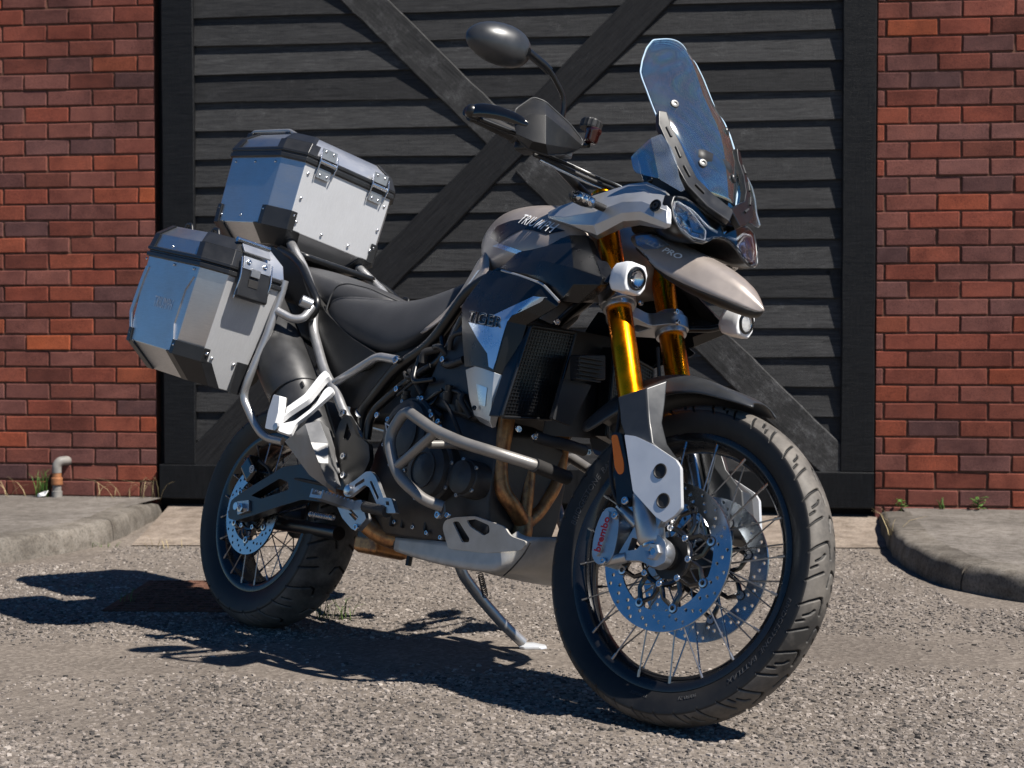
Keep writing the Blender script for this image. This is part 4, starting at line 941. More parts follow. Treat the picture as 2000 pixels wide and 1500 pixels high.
print_text('beak_lettering', 'RALLY', (1.332, -0.0964, 1.047), (1.404, -0.0937, 1.0236), (.1, .25, 1), .0125, bk, K_print, .1, 'Y', .0026, .0)
print_text('beak_lettering', 'PRO', (1.4103, -0.0943, 1.0185), (1.4594, -0.0845, 1.0004), (.1, .25, 1), .0125, bk, K_white, .1, 'Y', .0026, .02)
# headlight
def hl_outline(sc, dx=0, zc=1.088):
    half = [(0, 1.104), (-.035, 1.110), (-.075, 1.124), (-.11, 1.133), (-.138, 1.128), (-.146, 1.108), (-.143, 1.075), (-.128, 1.050), (-.10, 1.038), (-.07, 1.042), (-.045, 1.060), (-.02, 1.070), (0, 1.072)]
    pts = half + [(-a, b) for a, b in reversed(half[1:-1])]
    return [Vector((1.492 - 1.1 * a * a - .35 * (b - zc) + dx, a * sc, zc + (b - zc) * sc)) for a, b in pts]
hl = loft('headlight', [hl_outline(.62, -.11), hl_outline(1.0, -.045), hl_outline(1.075, -.010), hl_outline(1.04, .004), hl_outline(.99, .002), hl_outline(.965, -.012), hl_outline(.93, -.03), hl_outline(.5, -.032)], K_blk, bike, angle=50)
hl['label'] = 'twin headlight under one clear lens'
lp = hl_outline(.985, .004); V2, F2, _ = fill2d([[(v_.y, v_.z) for v_ in lp]]); 
secs = [hl_outline(.985, .0), hl_outline(.975, .009), hl_outline(.93, .014)]
v_, f_ = loft_vf(secs, False); n_ = len(lp); V3, F3, _ = fill2d([[(q_.y, q_.z) for q_ in secs[-1]]])
mk('headlight_lens', v_, f_ + [tuple(2 * n_ + i for i in t_) for t_ in F3], K_lens, hl, angle=25, solid=.002)
for s in (-1, 1):
    O = lambda a, b, d=0: Vector((1.492 - 1.1 * a * a - .35 * (b - 1.088) + d, s * a, b))
    bowl = [(.128, 1.110), (.118, 1.112), (.092, 1.098), (.062, 1.072), (.068, 1.052), (.10, 1.050), (.125, 1.062), (.134, 1.088)]
    sc_ = lambda k, d: [O(.098 + (a - .098) * k * 1.16, 1.083 + (b - 1.08) * k * 1.18, d) for a, b in bowl]
    lb = mk('lamp_bowl', *loft_vf([sc_(1, .0), sc_(.97, -.006), sc_(.88, -.016), sc_(.6, -.026), sc_(.02, -.028)], False), K_chrome, hl, angle=25)
    tube('lamp_rim', sc_(1.02, .001), .0022, K_alu, hl, .006, 8, closed=True)
    for k, (a, b) in enumerate(((.112, 1.082), (.088, 1.066))): lathe('lamp_projector', [(.0, .012), (.006, .011), (.010, .007), (.012, 0), (.012, -.014)], O(a, b, -.022), (1, 0, 0), K_lens, hl, 20)
    tube('lamp_strip', [O(.128, 1.119, -.001), O(.09, 1.112, .001), O(.05, 1.085, .002), O(.02, 1.082, .002)], .0035, K_grprint, hl, .01, 8)
tube('headlight_bezel', hl_outline(1.015, .005), .0032, K_guard, hl, .006, 8, closed=True)
plate3('headlight_emblem', [(1.497, -.012, 1.098), (1.497, .012, 1.098), (1.499, 0, 1.082)], .002, K_chrome, hl, [[(1.497, -.006, 1.0955), (1.497, .006, 1.0955), (1.499, 0, 1.087)]], rad=.001, bevel=0, hrad=.0005)
# windscreen: tall clear upper screen on a black bracket
rows = []
for z, X, w_, b_ in ((1.575, 1.242, .050, .010), (1.562, 1.246, .078, .016), (1.53, 1.256, .104, .026), (1.49, 1.270, .124, .036), (1.455, 1.285, .138, .042), (1.42, 1.305, .148, .048), (1.385, 1.33, .149, .050), (1.35, 1.352, .147, .052), (1.31, 1.376, .140, .05), (1.26, 1.404, .122, .046), (1.21, 1.432, .098, .040), (1.165, 1.458, .07, .032)):
    rows.append([(X + b_ * (1 - (t * t)), w_ * t, z - .012 * (abs(t) ** 2) * (1 if z > 1.45 else 0)) for t in (-1, -.72, -.4, 0, .4, .72, 1)])
ws = shell('windscreen', rows, K_scr, bike, 2, .004, crease=[(i * 7 + 1, i * 7 + 8, .35) for i in range(11)] + [(i * 7 + 5, i * 7 + 12, .35) for i in range(11)])
ws['label'] = 'tall clear windscreen'
for s in (-1, 1):
    Y = lambda q_: (q_[0], q_[1] * -s, q_[2])
    tube('screen_edge', [Vector(r_[0 if s < 0 else 6]) for r_ in rows], .0018, K_edge, ws, .01, 6)  # pale tube painting the bright glow of the screen's edge
    for (a, b, yy) in ((1314,205,-.105), (1372,316,-.085)) if False else ():
        pass
    for q_ in ((1.369, -.094, 1.37), (1.450, -.0543, 1.235)):
        lathe('screen_stud', [(.0105, -.001), (.0105, .002), (.009, .004), (.005, .0045), (.0045, .002), (0, .002)], Y(q_), (.85, s * .45, .3), K_guard, ws, 20)
    tube('screen_top_edge', rows[0], .0017, K_edge, ws, .01, 6) if s < 0 else None
    # bracket arm
    path = [(1.3749, -0.135, 1.3369), (1.3891, -0.135, 1.3026), (1.4232, -0.128, 1.2547), (1.4489, -0.118, 1.2104), (1.4686, -0.1, 1.1743), (1.4893, -0.055, 1.1446), (1.5178, -0.006, 1.1202)]
    path = [Vector(Y(q_)) for q_ in path]; secs = []
    for i, q_ in enumerate(path):
        t_ = (path[min(i + 1, 6)] - path[max(i - 1, 0)]).normalized(); w_ = (.011, .017, .019, .020, .022, .025, .022)[i]
        fw_ = Vector((.75, s * .35, .55)); fw_ = (fw_ - t_ * fw_.dot(t_)).normalized(); sd_ = t_.cross(fw_)
        secs.append([q_ + sd_ * w_ + fw_ * .004, q_ - sd_ * w_ + fw_ * .004, q_ - sd_ * w_ - fw_ * .012, q_ + sd_ * w_ - fw_ * .012])
    br = loft('screen_bracket', secs, K_blk, bike, bevel=.003)
    for k in (1, 2, 3, 4):
        q_ = path[k].lerp(path[k + 1], .4); d_ = (path[k + 1] - path[k]).normalized(); fw_ = Vector((.75, s * .35, .55)); fw_ = (fw_ - d_ * fw_.dot(d_)).normalized()
        tube('bracket_slot', [q_ - d_ * .014 + fw_ * .005, q_ + d_ * .014 + fw_ * .005], .0032, K_plas2, br, 0, 8)
    # clear side deflector; brightness of its front facet painted as pale haze
    de = plate3('wind_deflector', [Y(q_) for q_ in ((1.3414, -0.17, 1.2191), (1.3525, -0.17, 1.2326), (1.3818, -0.162, 1.2638), (1.424, -0.155, 1.1682), (1.3647, -0.17, 1.1811), (1.3547, -0.172, 1.1908))], .004, K_scr, bike, rad=.004, bevel=0)
    plate3('deflector_wing', [Y(q_) for q_ in ((1.3818, -0.162, 1.2638), (1.4028, -0.15, 1.2743), (1.431, -0.145, 1.2457), (1.4508, -0.142, 1.214), (1.4652, -0.138, 1.1752), (1.4848, -0.132, 1.1451), (1.4756, -0.134, 1.1404), (1.4243, -0.155, 1.167))], .004, K_scr2, de, rad=.004, bevel=0)
# instrument binnacle behind the screen
box('instrument_panel', (.03, .15, .10), (1.285, 0, 1.235), K_gloss, bike, .008, Matrix.Rotation(-.5, 3, 'Y')); tube('screen_crossbar', [(1.335, 0.0447, 1.3727), (1.335, 0.1542, 1.3622)], .006, K_plas, bike, 0, 10)
box('headlight_bracket', (.16, .17, .07), (1.36, 0, 1.105), K_plas, bike, .02); box('nose_core', (.16, .14, .16), (1.37, 0, 1.20), K_plas, bike, .03)
# fog lamps
for s in (-1, 1):
    O = Vector((1.437, s * .19, .929)); ax = Vector((1, s * .05, -.04)).normalized()
    fl_ = lathe('fog_lamp', [(.012, -.06), (.020, -.055), (.024, -.03), (.0255, -.004), (.027, .004), (.0255, .010), (.022, .011), (.0205, .004)], O, ax, K_blk, bike, 32)
    lathe('fog_bowl', [(.0205, .006), (.018, -.006), (.012, -.018), (0, -.024)], O, ax, K_chrome, fl_, 28)
    lathe('fog_lens', [(.0, .014), (.010, .0132), (.0175, .0105), (.0205, .007), (.0205, .004), (0, .004)], O, ax, K_lens, fl_, 28)
    m_ = basis(ax); hexo = [(-.030, -.018), (-.022, -.033), (.022, -.033), (.033, -.016), (.033, .016), (.022, .033), (-.022, .033), (-.030, .018)]
    hk = lambda k, h_: [O + m_ @ Vector((a * k, b * k, h_)) for a, b in hexo]
    loft('fog_housing', [hk(.95, .006), hk(1.0, .002), hk(1.03, -.012), hk(.92, -.045), hk(.55, -.062)], K_white, fl_, bevel=.004, sub=0)
    tube('fog_bracket', [O + Vector((-.05, 0, -.005)), O + Vector((-.08, -s * .02, -.02)), O + Vector((-.14, -s * .06, -.03))], .008, K_blk, fl_, .01, 10)
    # radiators either side, set back behind honeycomb guards
    A = [(1.1431, -0.205, 0.8217), (1.1494, -0.066, 0.8404), (1.1547, -0.1, 0.6265), (1.1422, -0.24, 0.6001)]
    Y = lambda q_: Vector((q_[0], q_[1] * -s, q_[2]))
    a, b, c_, d_ = [Y(q_) for q_ in ((1.15, -0.2108, 0.819), (1.15, -0.0682, 0.8399), (1.15, -0.0954, 0.6261), (1.15, -0.2468, 0.5989))]
    rad = mk('radiator', *loft_vf([[a, b, c_, d_], [x_ - Vector((.04, 0, 0)) for x_ in (a, b, c_, d_)]]), K_blk, bike, bevel=.003)
    parts = []; n1, n2 = 16, 26
    for i in range(n1 + 1):
        t = i / n1; parts.append(tube_vf([a.lerp(b, t) + Vector((.006, 0, 0)), d_.lerp(c_, t) + Vector((.006, 0, 0))], .0011, 4))
    for j in range(n2 + 1):
        t = j / n2; parts.append(tube_vf([a.lerp(d_, t) + Vector((.007, 0, 0)), b.lerp(c_, t) + Vector((.007, 0, 0))], .0011, 4))
    gm = mk('guard_mesh', *join_vf(parts), K_blk, rad); gm['kind'] = 'stuff'
    tube('guard_frame', [x_ + Vector((.006, 0, 0)) for x_ in (a, b, c_, d_)], .0045, K_blk, rad, .008, 8, closed=True)
# finned regulator and its bracket between the radiators
a = Vector((1.2, -0.1083, 0.7808)); box('regulator', (.035, .085, .06), (1.2, -0.0519, 0.7605), K_eng, bike, .004, Matrix.Rotation(.25, 3, 'X'))
for k in range(6): box('regulator_fin', (.012, .082, .0035), tuple(Vector((1.222, -0.0693, 0.7275)) + Vector((0, 0, .010 * k))), K_eng, bpy.data.objects['regulator'], .001, Matrix.Rotation(.12, 3, 'X'))
plate3('radiator_bracket', [(1.19, -0.1161, 0.7183), (1.19, -0.0256, 0.7249), (1.19, -0.0669, 0.6181), (1.19, -0.1281, 0.6217)], .012, K_plas2, bike, rad=.004, bevel=.002)
plate3('inner_fender', [(1.1, -0.0668, 0.8529), (1.1, 0.1154, 0.8743), (1.1, 0.2043, 0.6366), (1.1, -0.0607, 0.5935)], .004, K_plas, bike, rad=.004)
bolts(bike, [(1.16, -0.138, 0.8476), (1.16, -0.1942, 0.5823), (1.16, -0.142, 0.5755), (1.16, 0.0361, 0.576)], (1, -.3, 0), .0075, .006)
tube('radiator_hose', [(1.14, -0.1205, 0.5791), (1.16, -0.0889, 0.5758), (1.17, -0.0485, 0.5775), (1.16, 0.022, 0.5768)], .014, K_rub, bike, .02, 12)

# ---------------------------------------------------------------- seat
def sym(s): return [tuple(p_) for p_ in s] + [my(p_) for p_ in reversed(s) if abs(p_[1]) > 1e-6]
def seat_loft(name, data, mat, **k):
    secs = []
    for X, c_, e, ez, sd_, sz, bt, bz in data:
        secs.append(sym([(X, 0, c_), (X, e * .55, c_ - .002), (X, e, ez), (X, (e + sd_) / 2 - .006, (ez + sz) / 2 + .012), (X, sd_, sz), (X, (sd_ + bt) / 2 - .004, (sz + bz) / 2), (X, bt, bz), (X, bt * .5, bz + .01)]))
    return loft(name, secs, mat, bike, sub=2, **k)
rs = seat_loft('rider_seat', [(.235, .94, -.11, .935, -.138, .90, -.132, .862), (.245, .945, -.118, .938, -.146, .895, -.138, .85), (.32, .945, -.122, .936, -.156, .872, -.142, .812), (.42, .936, -.116, .924, -.152, .85, -.138, .782), (.50, .932, -.104, .918, -.144, .838, -.134, .767), (.56, .945, -.09, .925, -.134, .84, -.13, .772), (.63, .968, -.075, .945, -.116, .87, -.124, .806), (.70, .993, -.062, .972, -.09, .912, -.11, .856), (.735, 1.0, -.055, .985, -.075, .945, -.09, .90)], K_seat)
ps = seat_loft('pillion_seat', [(-.20, 1.04, -.10, 1.035, -.13, 1.0, -.12, .96), (-.18, 1.056, -.112, 1.05, -.145, 1.01, -.132, .955), (0, 1.045, -.12, 1.036, -.156, .985, -.142, .915), (.10, 1.03, -.12, 1.018, -.158, .965, -.144, .895), (.19, 1.008, -.116, .994, -.154, .948, -.142, .895), (.28, .983, -.10, .970, -.138, .938, -.125, .90), (.36, .958, -.078, .95, -.108, .93, -.095, .905), (.425, .935, -.045, .932, -.06, .924, -.055, .91)], K_seat)
tube('seat_piping', [(0.2489, -0.152, 0.8848), (0.2539, -0.152, 0.9195), (0.2681, -0.15, 0.9546), (0.3062, -0.14, 0.9636), (0.3905, -0.125, 0.9512), (0.4585, -0.095, 0.9296), (0.4946, -0.055, 0.9171)], .0024, K_stitch, ps, .02, 6)
plate3('tail_side', [(-0.0813, -0.15, 1.0841), (0.0687, -0.152, 1.0314), (0.1639, -0.152, 0.9538), (0.2562, -0.15, 0.8766), (0.3859, -0.142, 0.8092), (0.5128, -0.138, 0.7633), (0.498, -0.13, 0.7293), (0.3263, -0.13, 0.6956), (0.2441, -0.14, 0.7665), (0.1571, -0.15, 0.866), (0.0278, -0.15, 0.9578)], .02, K_plas, bike, rad=.015, bevel=.004)
box('tail_core', (.62, .20, .15), (.16, 0, .86), K_plas, bike, .03, Matrix.Rotation(.28, 3, 'Y')); box('battery_box', (.30, .22, .22), (.52, 0, .70), K_plas, bike, .03)
plate3('side_cover', [(0.2379, -0.128, 0.8419), (0.5088, -0.135, 0.764), (0.5852, -0.135, 0.7497), (0.5833, -0.132, 0.7097), (0.4533, -0.128, 0.6184), (0.3763, -0.128, 0.6298), (0.3108, -0.128, 0.6987)], .012, K_plas, bike, rad=.015, bevel=.003)
# ---------------------------------------------------------------- frame
def pair(name, pts, r, mat, fil=.03, seg=12, lab=None):
    a = tube(name, pts, r, mat, bike, fil, seg); tube(name, [my(q_) for q_ in pts], r, mat, bike, fil, seg); return a
pair('frame_tube', [(0.4804, -0.125, 0.5515), (0.4789, -0.135, 0.6095), (0.6018, -0.145, 0.7298), (0.7329, -0.15, 0.7911), (0.8553, -0.16, 0.9339), (1.14, -.10, 1.06)], .0155, K_blk, .05)
pair('frame_tube', [(0.544, -0.15, 0.5383), (0.5464, -0.155, 0.5912), (0.5671, -0.155, 0.6216), (0.6233, -0.155, 0.6608), (0.693, -0.155, 0.7062), (0.7815, -0.155, 0.7429), (0.8181, -0.158, 0.7854), (0.8548, -0.165, 0.8547)], .0115, K_blk, .03)
pair('frame_strut', [(0.6972, -0.15, 0.7671), (0.6892, -0.152, 0.7068)], .007, K_blk, 0); pair('frame_strut', [(0.7646, -0.15, 0.8135), (0.7966, -0.152, 0.7542)], .0065, K_blk, 0)
lathe('frame_collar', [(.0165, -.004), (.0185, -.003), (.0185, .003), (.0165, .004)], (0.4798, -0.135, 0.6068), Vector((0.5252, -0.14, 0.6508)) - Vector((0.4798, -0.135, 0.6068)), K_steel, bike, 24, True)
bolts(bike, [(0.8183, -0.172, 0.7469), (0.6006, -0.172, 0.5989), (0.6565, -0.17, 0.6688)], (0, -1, 0), .008, .006)
sf = pair('subframe_tube', [(-0.0562, -0.12, 1.1074), (0.0891, -0.15, 1.0162), (0.2033, -0.158, 0.9072), (0.212, -0.16, 0.8338), (0.3308, -0.172, 0.7055), (0.4036, -0.175, 0.6547), (0.4522, -0.172, 0.6003), (0.5232, -0.15, 0.5346)], .0135, K_grey, .04, 14)
pair('subframe_tube', [(0.3891, -0.172, 0.6786), (0.528, -0.155, 0.7565), (0.6063, -0.15, 0.7489)], .0115, K_grey, .02, 14)
bolts(bike, [(0.63, -0.166, 0.7439), (0.4777, -0.188, 0.595)], (0, -1, .1), .011, .010)
tail = pair('subframe_tube', [(0.2168, -0.155, 0.8845), (0.1155, -0.14, 0.9584), (0.0167, -0.13, 1.0169), (-.15, -.11, .98)], .012, K_grey, .03)
# heel plate behind the footrest
hp_ = plate3('heel_plate', [(0.4913, -0.185, 0.5961), (0.5195, -0.185, 0.5783), (0.5543, -0.185, 0.5395), (0.5827, -0.185, 0.5329), (0.6124, -0.185, 0.5211), (0.6313, -0.185, 0.4826), (0.6132, -0.185, 0.4396), (0.5631, -0.185, 0.394), (0.5125, -0.185, 0.3996), (0.4772, -0.185, 0.4509), (0.46, -0.185, 0.5216), (0.4718, -0.185, 0.5737)], .014, K_blk, bike, [[(0.5037, -0.185, 0.5722), (0.5318, -0.185, 0.5411), (0.524, -0.185, 0.5247), (0.5003, -0.185, 0.5289)]], rad=.012, bevel=.004)
bolts(hp_, [(0.5194, -0.193, 0.484), (0.5356, -0.193, 0.4356)], (0, -1, 0), .009, .005)
# ---------------------------------------------------------------- engine
cr = sym_loft('engine_block', [
    [(.56, 0, .62), (.56, -.10, .60), (.56, -.13, .50), (.57, -.13, .38), (.57, -.08, .31), (.57, 0, .31)],
    [(.66, 0, .66), (.66, -.12, .64), (.66, -.165, .54), (.66, -.165, .40), (.66, -.12, .305), (.66, 0, .305)],
    [(.80, 0, .68), (.80, -.13, .66), (.80, -.17, .56), (.80, -.17, .40), (.80, -.13, .305), (.80, 0, .305)],
    [(.95, 0, .66), (.95, -.13, .64), (.95, -.15, .56), (.95, -.15, .40), (.95, -.12, .31), (.95, 0, .31)],
    [(1.02, 0, .60), (1.02, -.11, .58), (1.02, -.12, .52), (1.02, -.12, .42), (1.02, -.10, .34), (1.02, 0, .34)]], K_eng, bevel=.008)
sym_loft('cylinder_block', [[(.74, 0, .66), (.74, -.16, .64), (.96, -.16, .60), (.98, 0, .58)], [(.82, 0, .84), (.82, -.17, .83), (1.05, -.17, .78), (1.06, 0, .78)], [(.86, 0, .92), (.86, -.16, .91), (1.06, -.16, .86), (1.07, 0, .86)]], K_eng, bevel=.01)
def cover(name, c_, r_, d, mat, nb, ph=0, dome=.012, parent=None):
    o = lathe(name, [(r_, -.03), (r_, d * .45), (r_ * .95, d * .6), (r_ * .90, d * .62), (r_ * .86, d), (r_ * .55, d + dome * .7), (0, d + dome)], c_, (0, -1, 0), mat, parent or bike, 48, angle=30)
    bolts(o, [Vector(c_) + Vector((r_ * .985 * math.cos(ph + 2 * math.pi * i / nb), -d * .5, r_ * .985 * math.sin(ph + 2 * math.pi * i / nb))) for i in range(nb)], (0, -1, 0), .005, .005, K_alu)
    return o
cc = cover('clutch_cover', (.752, -.168, .555), .094, .030, K_eng, 9)
lathe('cover_ring', [(.060, 0), (.062, .004), (.052, .006), (.050, 0)], (.752, -.206, .555), (0, -1, 0), K_plas2, cc, 40, True)
c2_ = cover('crank_cover', (.862, -.162, .470), .080, .036, K_eng, 8, .3)
lathe('cover_ring', [(.046, 0), (.047, .003), (.040, .004), (.039, 0)], (.862, -.206, .47), (0, -1, 0), K_plas2, c2_, 40, True)
c3_ = cover('pump_cover', (.982, -.158, .462), .046, .030, K_eng, 5, .6, .006)
box('sump', (.34, .22, .06), (.80, 0, .305), K_eng, bike, .015)
plate3('cover_emblem', [(0.6889, -0.212, 0.5751), (0.7164, -0.212, 0.5672), (0.7102, -0.212, 0.5411)], .002, K_print, cc, [[(0.6947, -0.212, 0.5702), (0.7107, -0.212, 0.5656), (0.7073, -0.212, 0.55)]], rad=.001, bevel=0, hrad=.0005)
for i in range(4): box('sump_rib', (.006, .016, .05), (.70 + i * .045, -.138, .352), K_eng, bpy.data.objects['sump'], .002)
bolts(bpy.data.objects['sump'], [(0.7145, -0.14, 0.3386), (0.7898, -0.14, 0.3325), (0.8462, -0.14, 0.3237), (0.9006, -0.14, 0.3176)], (0, -1, 0), .006, .006)
random_bits = random.Random(4)
for i in range(16):      # hoses, wires and small fittings seen between frame and side panel
    a = Vector((.68 + random_bits.random() * .3, -.165 - random_bits.random() * .02, .60 + random_bits.random() * .22)); b = a + Vector((random_bits.uniform(-.12, .12), random_bits.uniform(-.01, .02), random_bits.uniform(-.10, .06)))
    m_ = (a + b) / 2 + Vector((random_bits.uniform(-.03, .03), -.012, random_bits.uniform(-.03, .03)))
    tube('engine_hose', [a, m_, b], random_bits.choice((.004, .005, .007, .010)), random_bits.choice((K_rub, K_rub, K_plas2, K_blk)), bike, .03, 8)
for q_, r_, L_ in (((0.8599, -0.17, 0.6584), .012, .05), ((0.9075, -0.165, 0.6406), .013, .05), ((0.7047, -0.175, 0.6478), .012, .035), ((0.8683, -0.2, 0.5534), .016, .03)):
    lathe('sensor', [(r_ * .6, -L_ * .4), (r_, -L_ * .38), (r_, L_ * .2), (r_ * .8, L_ * .22), (r_ * .8, L_ * .5), (0, L_ * .52)], q_, (.2, -.25, 1), K_plas, bike, 16)
bolts(bike, [(0.5193, -0.16, 0.5459), (0.8852, -0.215, 0.576), (0.9079, -0.21, 0.5706), (0.983, -0.2, 0.3673), (0.8416, -0.19, 0.6025), (0.6875, -0.2, 0.5842), (0.779, -0.18, 0.6449), (0.8835, -0.2, 0.5867)], (0, -1, .1), .007, .007)
# ---------------------------------------------------------------- exhaust
for pts in ([(1.0061, -0.1, 0.6433), (1.0113, -0.1, 0.5911), (1.0102, -0.1, 0.5092), (1.0248, -0.09, 0.4503), (1.0392, -0.055, 0.4185), (1.0257, -0.01, 0.3907)], [(0.9912, 0, 0.6014), (0.9974, 0, 0.551), (1.012, 0, 0.4763), (1.0193, 0, 0.4018), (1.0289, 0, 0.353)], [(0.9958, 0.1, 0.6227), (1.0035, 0.1, 0.5715), (1.0159, 0.09, 0.4999), (1.0124, 0.05, 0.4214), (1.0207, 0.01, 0.3912)]):
    tube('exhaust_header', pts, .0195, K_head, bike, .06, 18, 8)
tube('exhaust_collector', [(1.0164, 0, 0.3991), (1.0278, 0, 0.3504), (.96, -.02, .30), (.62, -.10, .298), (.52, -.16, .37), (.47, -.175, .43)], .026, K_head, bike, .06, 18)
sil = [((.50, -.178, .420), .030), ((.455, -.185, .455), .040), ((.40, -.193, .507), .050), ((.335, -.20, .572), .060), ((.30, -.205, .607), .066), ((.285, -.205, .622), .067), ((.278, -.206, .629), .071), ((.20, -.21, .703), .073), ((.06, -.21, .838), .072), ((-.06, -.21, .95), .066), ((-.075, -.21, .965), .055)]
def ngon_secs(lst, n=28, flat=1.0):
    out = []
    for i, (c_, r_) in enumerate(lst):
        a, b = Vector(lst[max(0, i - 1)][0]), Vector(lst[min(len(lst) - 1, i + 1)][0]); m_ = basis(b - a, (0, -1, 0))
        out.append([Vector(c_) + m_ @ Vector((r_ * math.cos(2 * math.pi * k / n) * 1.05, r_ * math.sin(2 * math.pi * k / n) * flat, 0)) for k in range(n)])
    return out
sl_ = loft('silencer', ngon_secs(sil), K_exh, bike, angle=28); sl_['label'] = 'satin black silencer'
v_, f_ = tube_vf([Vector((.279, -.206, .628)) + basis((-.7, 0, .7)) @ Vector((.0725 * 1.03 * math.cos(a), .0725 * math.sin(a), 0)) for a in [k * math.pi / 16 for k in range(32)]], .0022, 6, True); mk('silencer_band', v_, f_, K_blk, sl_)
# angular heat shield round the silencer's lower end
sh_ = [[(0.3499, -0.265, 0.4995), (0.4628, -0.29, 0.5452), (0.4817, -0.262, 0.5614), (0.4544, -0.21, 0.5513)], [(0.4196, -0.264, 0.4586), (0.5083, -0.293, 0.4987), (0.5338, -0.258, 0.5046), (0.4851, -0.2, 0.5008)], [(0.4801, -0.258, 0.4194), (0.5498, -0.285, 0.45), (0.5398, -0.25, 0.4551), (0.5069, -0.2, 0.4564)], [(0.5422, -0.245, 0.3957), (0.5608, -0.262, 0.4095), (0.5461, -0.246, 0.4208), (0.5267, -0.2, 0.4244)], [(0.5558, -0.22, 0.3856), (0.574, -0.235, 0.392), (0.5606, -0.226, 0.4019), (0.5441, -0.2, 0.4057)]]
mk('heat_shield', *grid_vf(sh_), K_shield, sl_, solid=.005, bevel=.004, seg=3, angle=25)
box('shield_slot', (.014, .006, .020), (0.394, -0.277, 0.6486), K_rub, sl_, .003, Matrix.Rotation(-.8, 3, 'Y'))
# ---------------------------------------------------------------- crash bar, bash plate, stand
cb = tube('crash_bar', [(1.2001, -0.05, 0.4992), (1.204, -0.165, 0.5079), (1.1424, -0.245, 0.5189), (1.0695, -0.268, 0.5293), (0.9694, -0.278, 0.5525), (0.8569, -0.278, 0.5937), (0.8346, -0.278, 0.5829), (0.8017, -0.278, 0.5289), (0.8327, -0.276, 0.4735), (0.8651, -0.27, 0.4347), (0.9299, -0.238, 0.3926), (0.9647, -0.205, 0.3855)], .0138, K_bar, bike, [0, .03, .05, .04, .03, .012, .012, .03, .04, .04, .04, 0], 18)
mirror_copy(cb)
tube('crash_bar_brace', [(0.8519, -0.274, 0.4614), (0.9687, -0.276, 0.5469)], .0115, K_bar, cb, 0, 14); tube('crash_bar_brace', [(0.9388, -0.262, 0.5216), (0.9505, -0.2, 0.535), (0.9292, -0.15, 0.5393)], .010, K_bar, cb, .02, 12)
tube('crash_bar_sleeve', [(1.2023, -0.165, 0.5078), (1.2007, -0.11, 0.5032), (1.1986, -0.052, 0.4999)], .0168, K_rub, cb, .02, 16)
for s in (-1, 1): plate3('crash_bar_tab', [(q_[0], q_[1] * -s, q_[2]) for q_ in ((0.944, -0.203, 0.3964), (0.9617, -0.203, 0.4003), (0.9727, -0.203, 0.3695), (0.9597, -0.203, 0.3563), (0.9417, -0.203, 0.3596), (0.9374, -0.203, 0.3739))], .006, K_bar, bike, rad=.006)
bolts(bike, [(0.9574, -0.208, 0.3649)], (0, -1, 0), .009, .007)
def bsec(X, hw, zb, zs, dx=0):
    zb += .006; zs += .010; return [(X - dx, -hw, zs), (X - dx * .9, -hw * 1.0, zb + .006), (X - dx * .5, -hw * .93, zb - .003), (X - dx * .15, -hw * .45, zb + .008), (X, 0, zb + .014), (X - dx * .15, hw * .45, zb + .008), (X - dx * .5, hw * .93, zb - .003), (X - dx * .9, hw, zb + .006), (X - dx, hw, zs)]
bp = shell('bash_plate', [bsec(.70, .118, .262, .292), bsec(.80, .124, .252, .297), bsec(.90, .127, .247, .300), bsec(1.0, .128, .246, .304), bsec(1.08, .128, .248, .312, .005), bsec(1.13, .124, .262, .328, .02), bsec(1.163, .115, .300, .342, .04), bsec(1.175, .105, .345, .352, .05)], K_bash, bike, 2, .004,
    crease=[(i, i + 1, 1) for i in range(8)] + [(i * 9, i * 9 + 9, 1) for i in range(7)] + [(i * 9 + 8, i * 9 + 17, 1) for i in range(7)] + [(i * 9 + 1, i * 9 + 10, .8) for i in range(7)] + [(i * 9 + 7, i * 9 + 16, .8) for i in range(7)] + [(36 + i, 37 + i, .3) for i in range(8)])
bp['label'] = 'dusty silver bash plate under the engine'
for s in (-1, 1):
    Y = lambda q_: (q_[0], q_[1] * -s, q_[2])
    plate3('bash_ear', [Y(q_) for q_ in ((0.9229, -0.129, 0.2956), (0.9009, -0.14, 0.3424), (0.9093, -0.145, 0.3596), (0.9442, -0.148, 0.3695), (1.0146, -0.148, 0.3779), (1.1159, -0.14, 0.364), (1.1371, -0.132, 0.3447), (1.1924, -0.127, 0.3379), (1.1753, -0.128, 0.3161), (1.0578, -0.129, 0.2981))], .005, K_bash, bp,
        [[Y(q_) for q_ in ((0.9366, -0.142, 0.3588), (0.9584, -0.142, 0.3619), (0.9983, -0.135, 0.3252), (0.9959, -0.134, 0.3166), (0.9724, -0.134, 0.3143))], [Y(q_) for q_ in ((0.9856, -0.144, 0.3664), (1.0174, -0.144, 0.3715), (1.0647, -0.14, 0.3619), (1.0671, -0.138, 0.3456), (1.0474, -0.136, 0.3369), (0.9982, -0.142, 0.3532))]], rad=.012, bevel=.0015, hrad=.006)
tube('bash_seam', [(1.2007, -0.131, 0.3356), (1.1885, -0.132, 0.3086), (1.1526, -0.128, 0.2726), (1.1122, -0.112, 0.2541)], .0018, K_rub, bp, .02, 6)
lathe('sump_bolt', [(.008, 0), (.008, .03)], (0.6851, -0.05, 0.2404), (0, 0, 1), K_blk, bike, 8)
st_ = tube('side_stand', [(0.6721, 0.13, 0.2668), (0.676, 0.145, 0.2439), (0.6827, 0.205, 0.1981), (0.7084, 0.29, 0.1356), (0.7338, 0.345, 0.0997)], [.014] * 60 if False else .0145, K_grey, bike, .08, 14, 8)
fo = Vector((0.749, 0.367, 0.091)); m_ = bike.matrix_world.to_3x3().inverted()
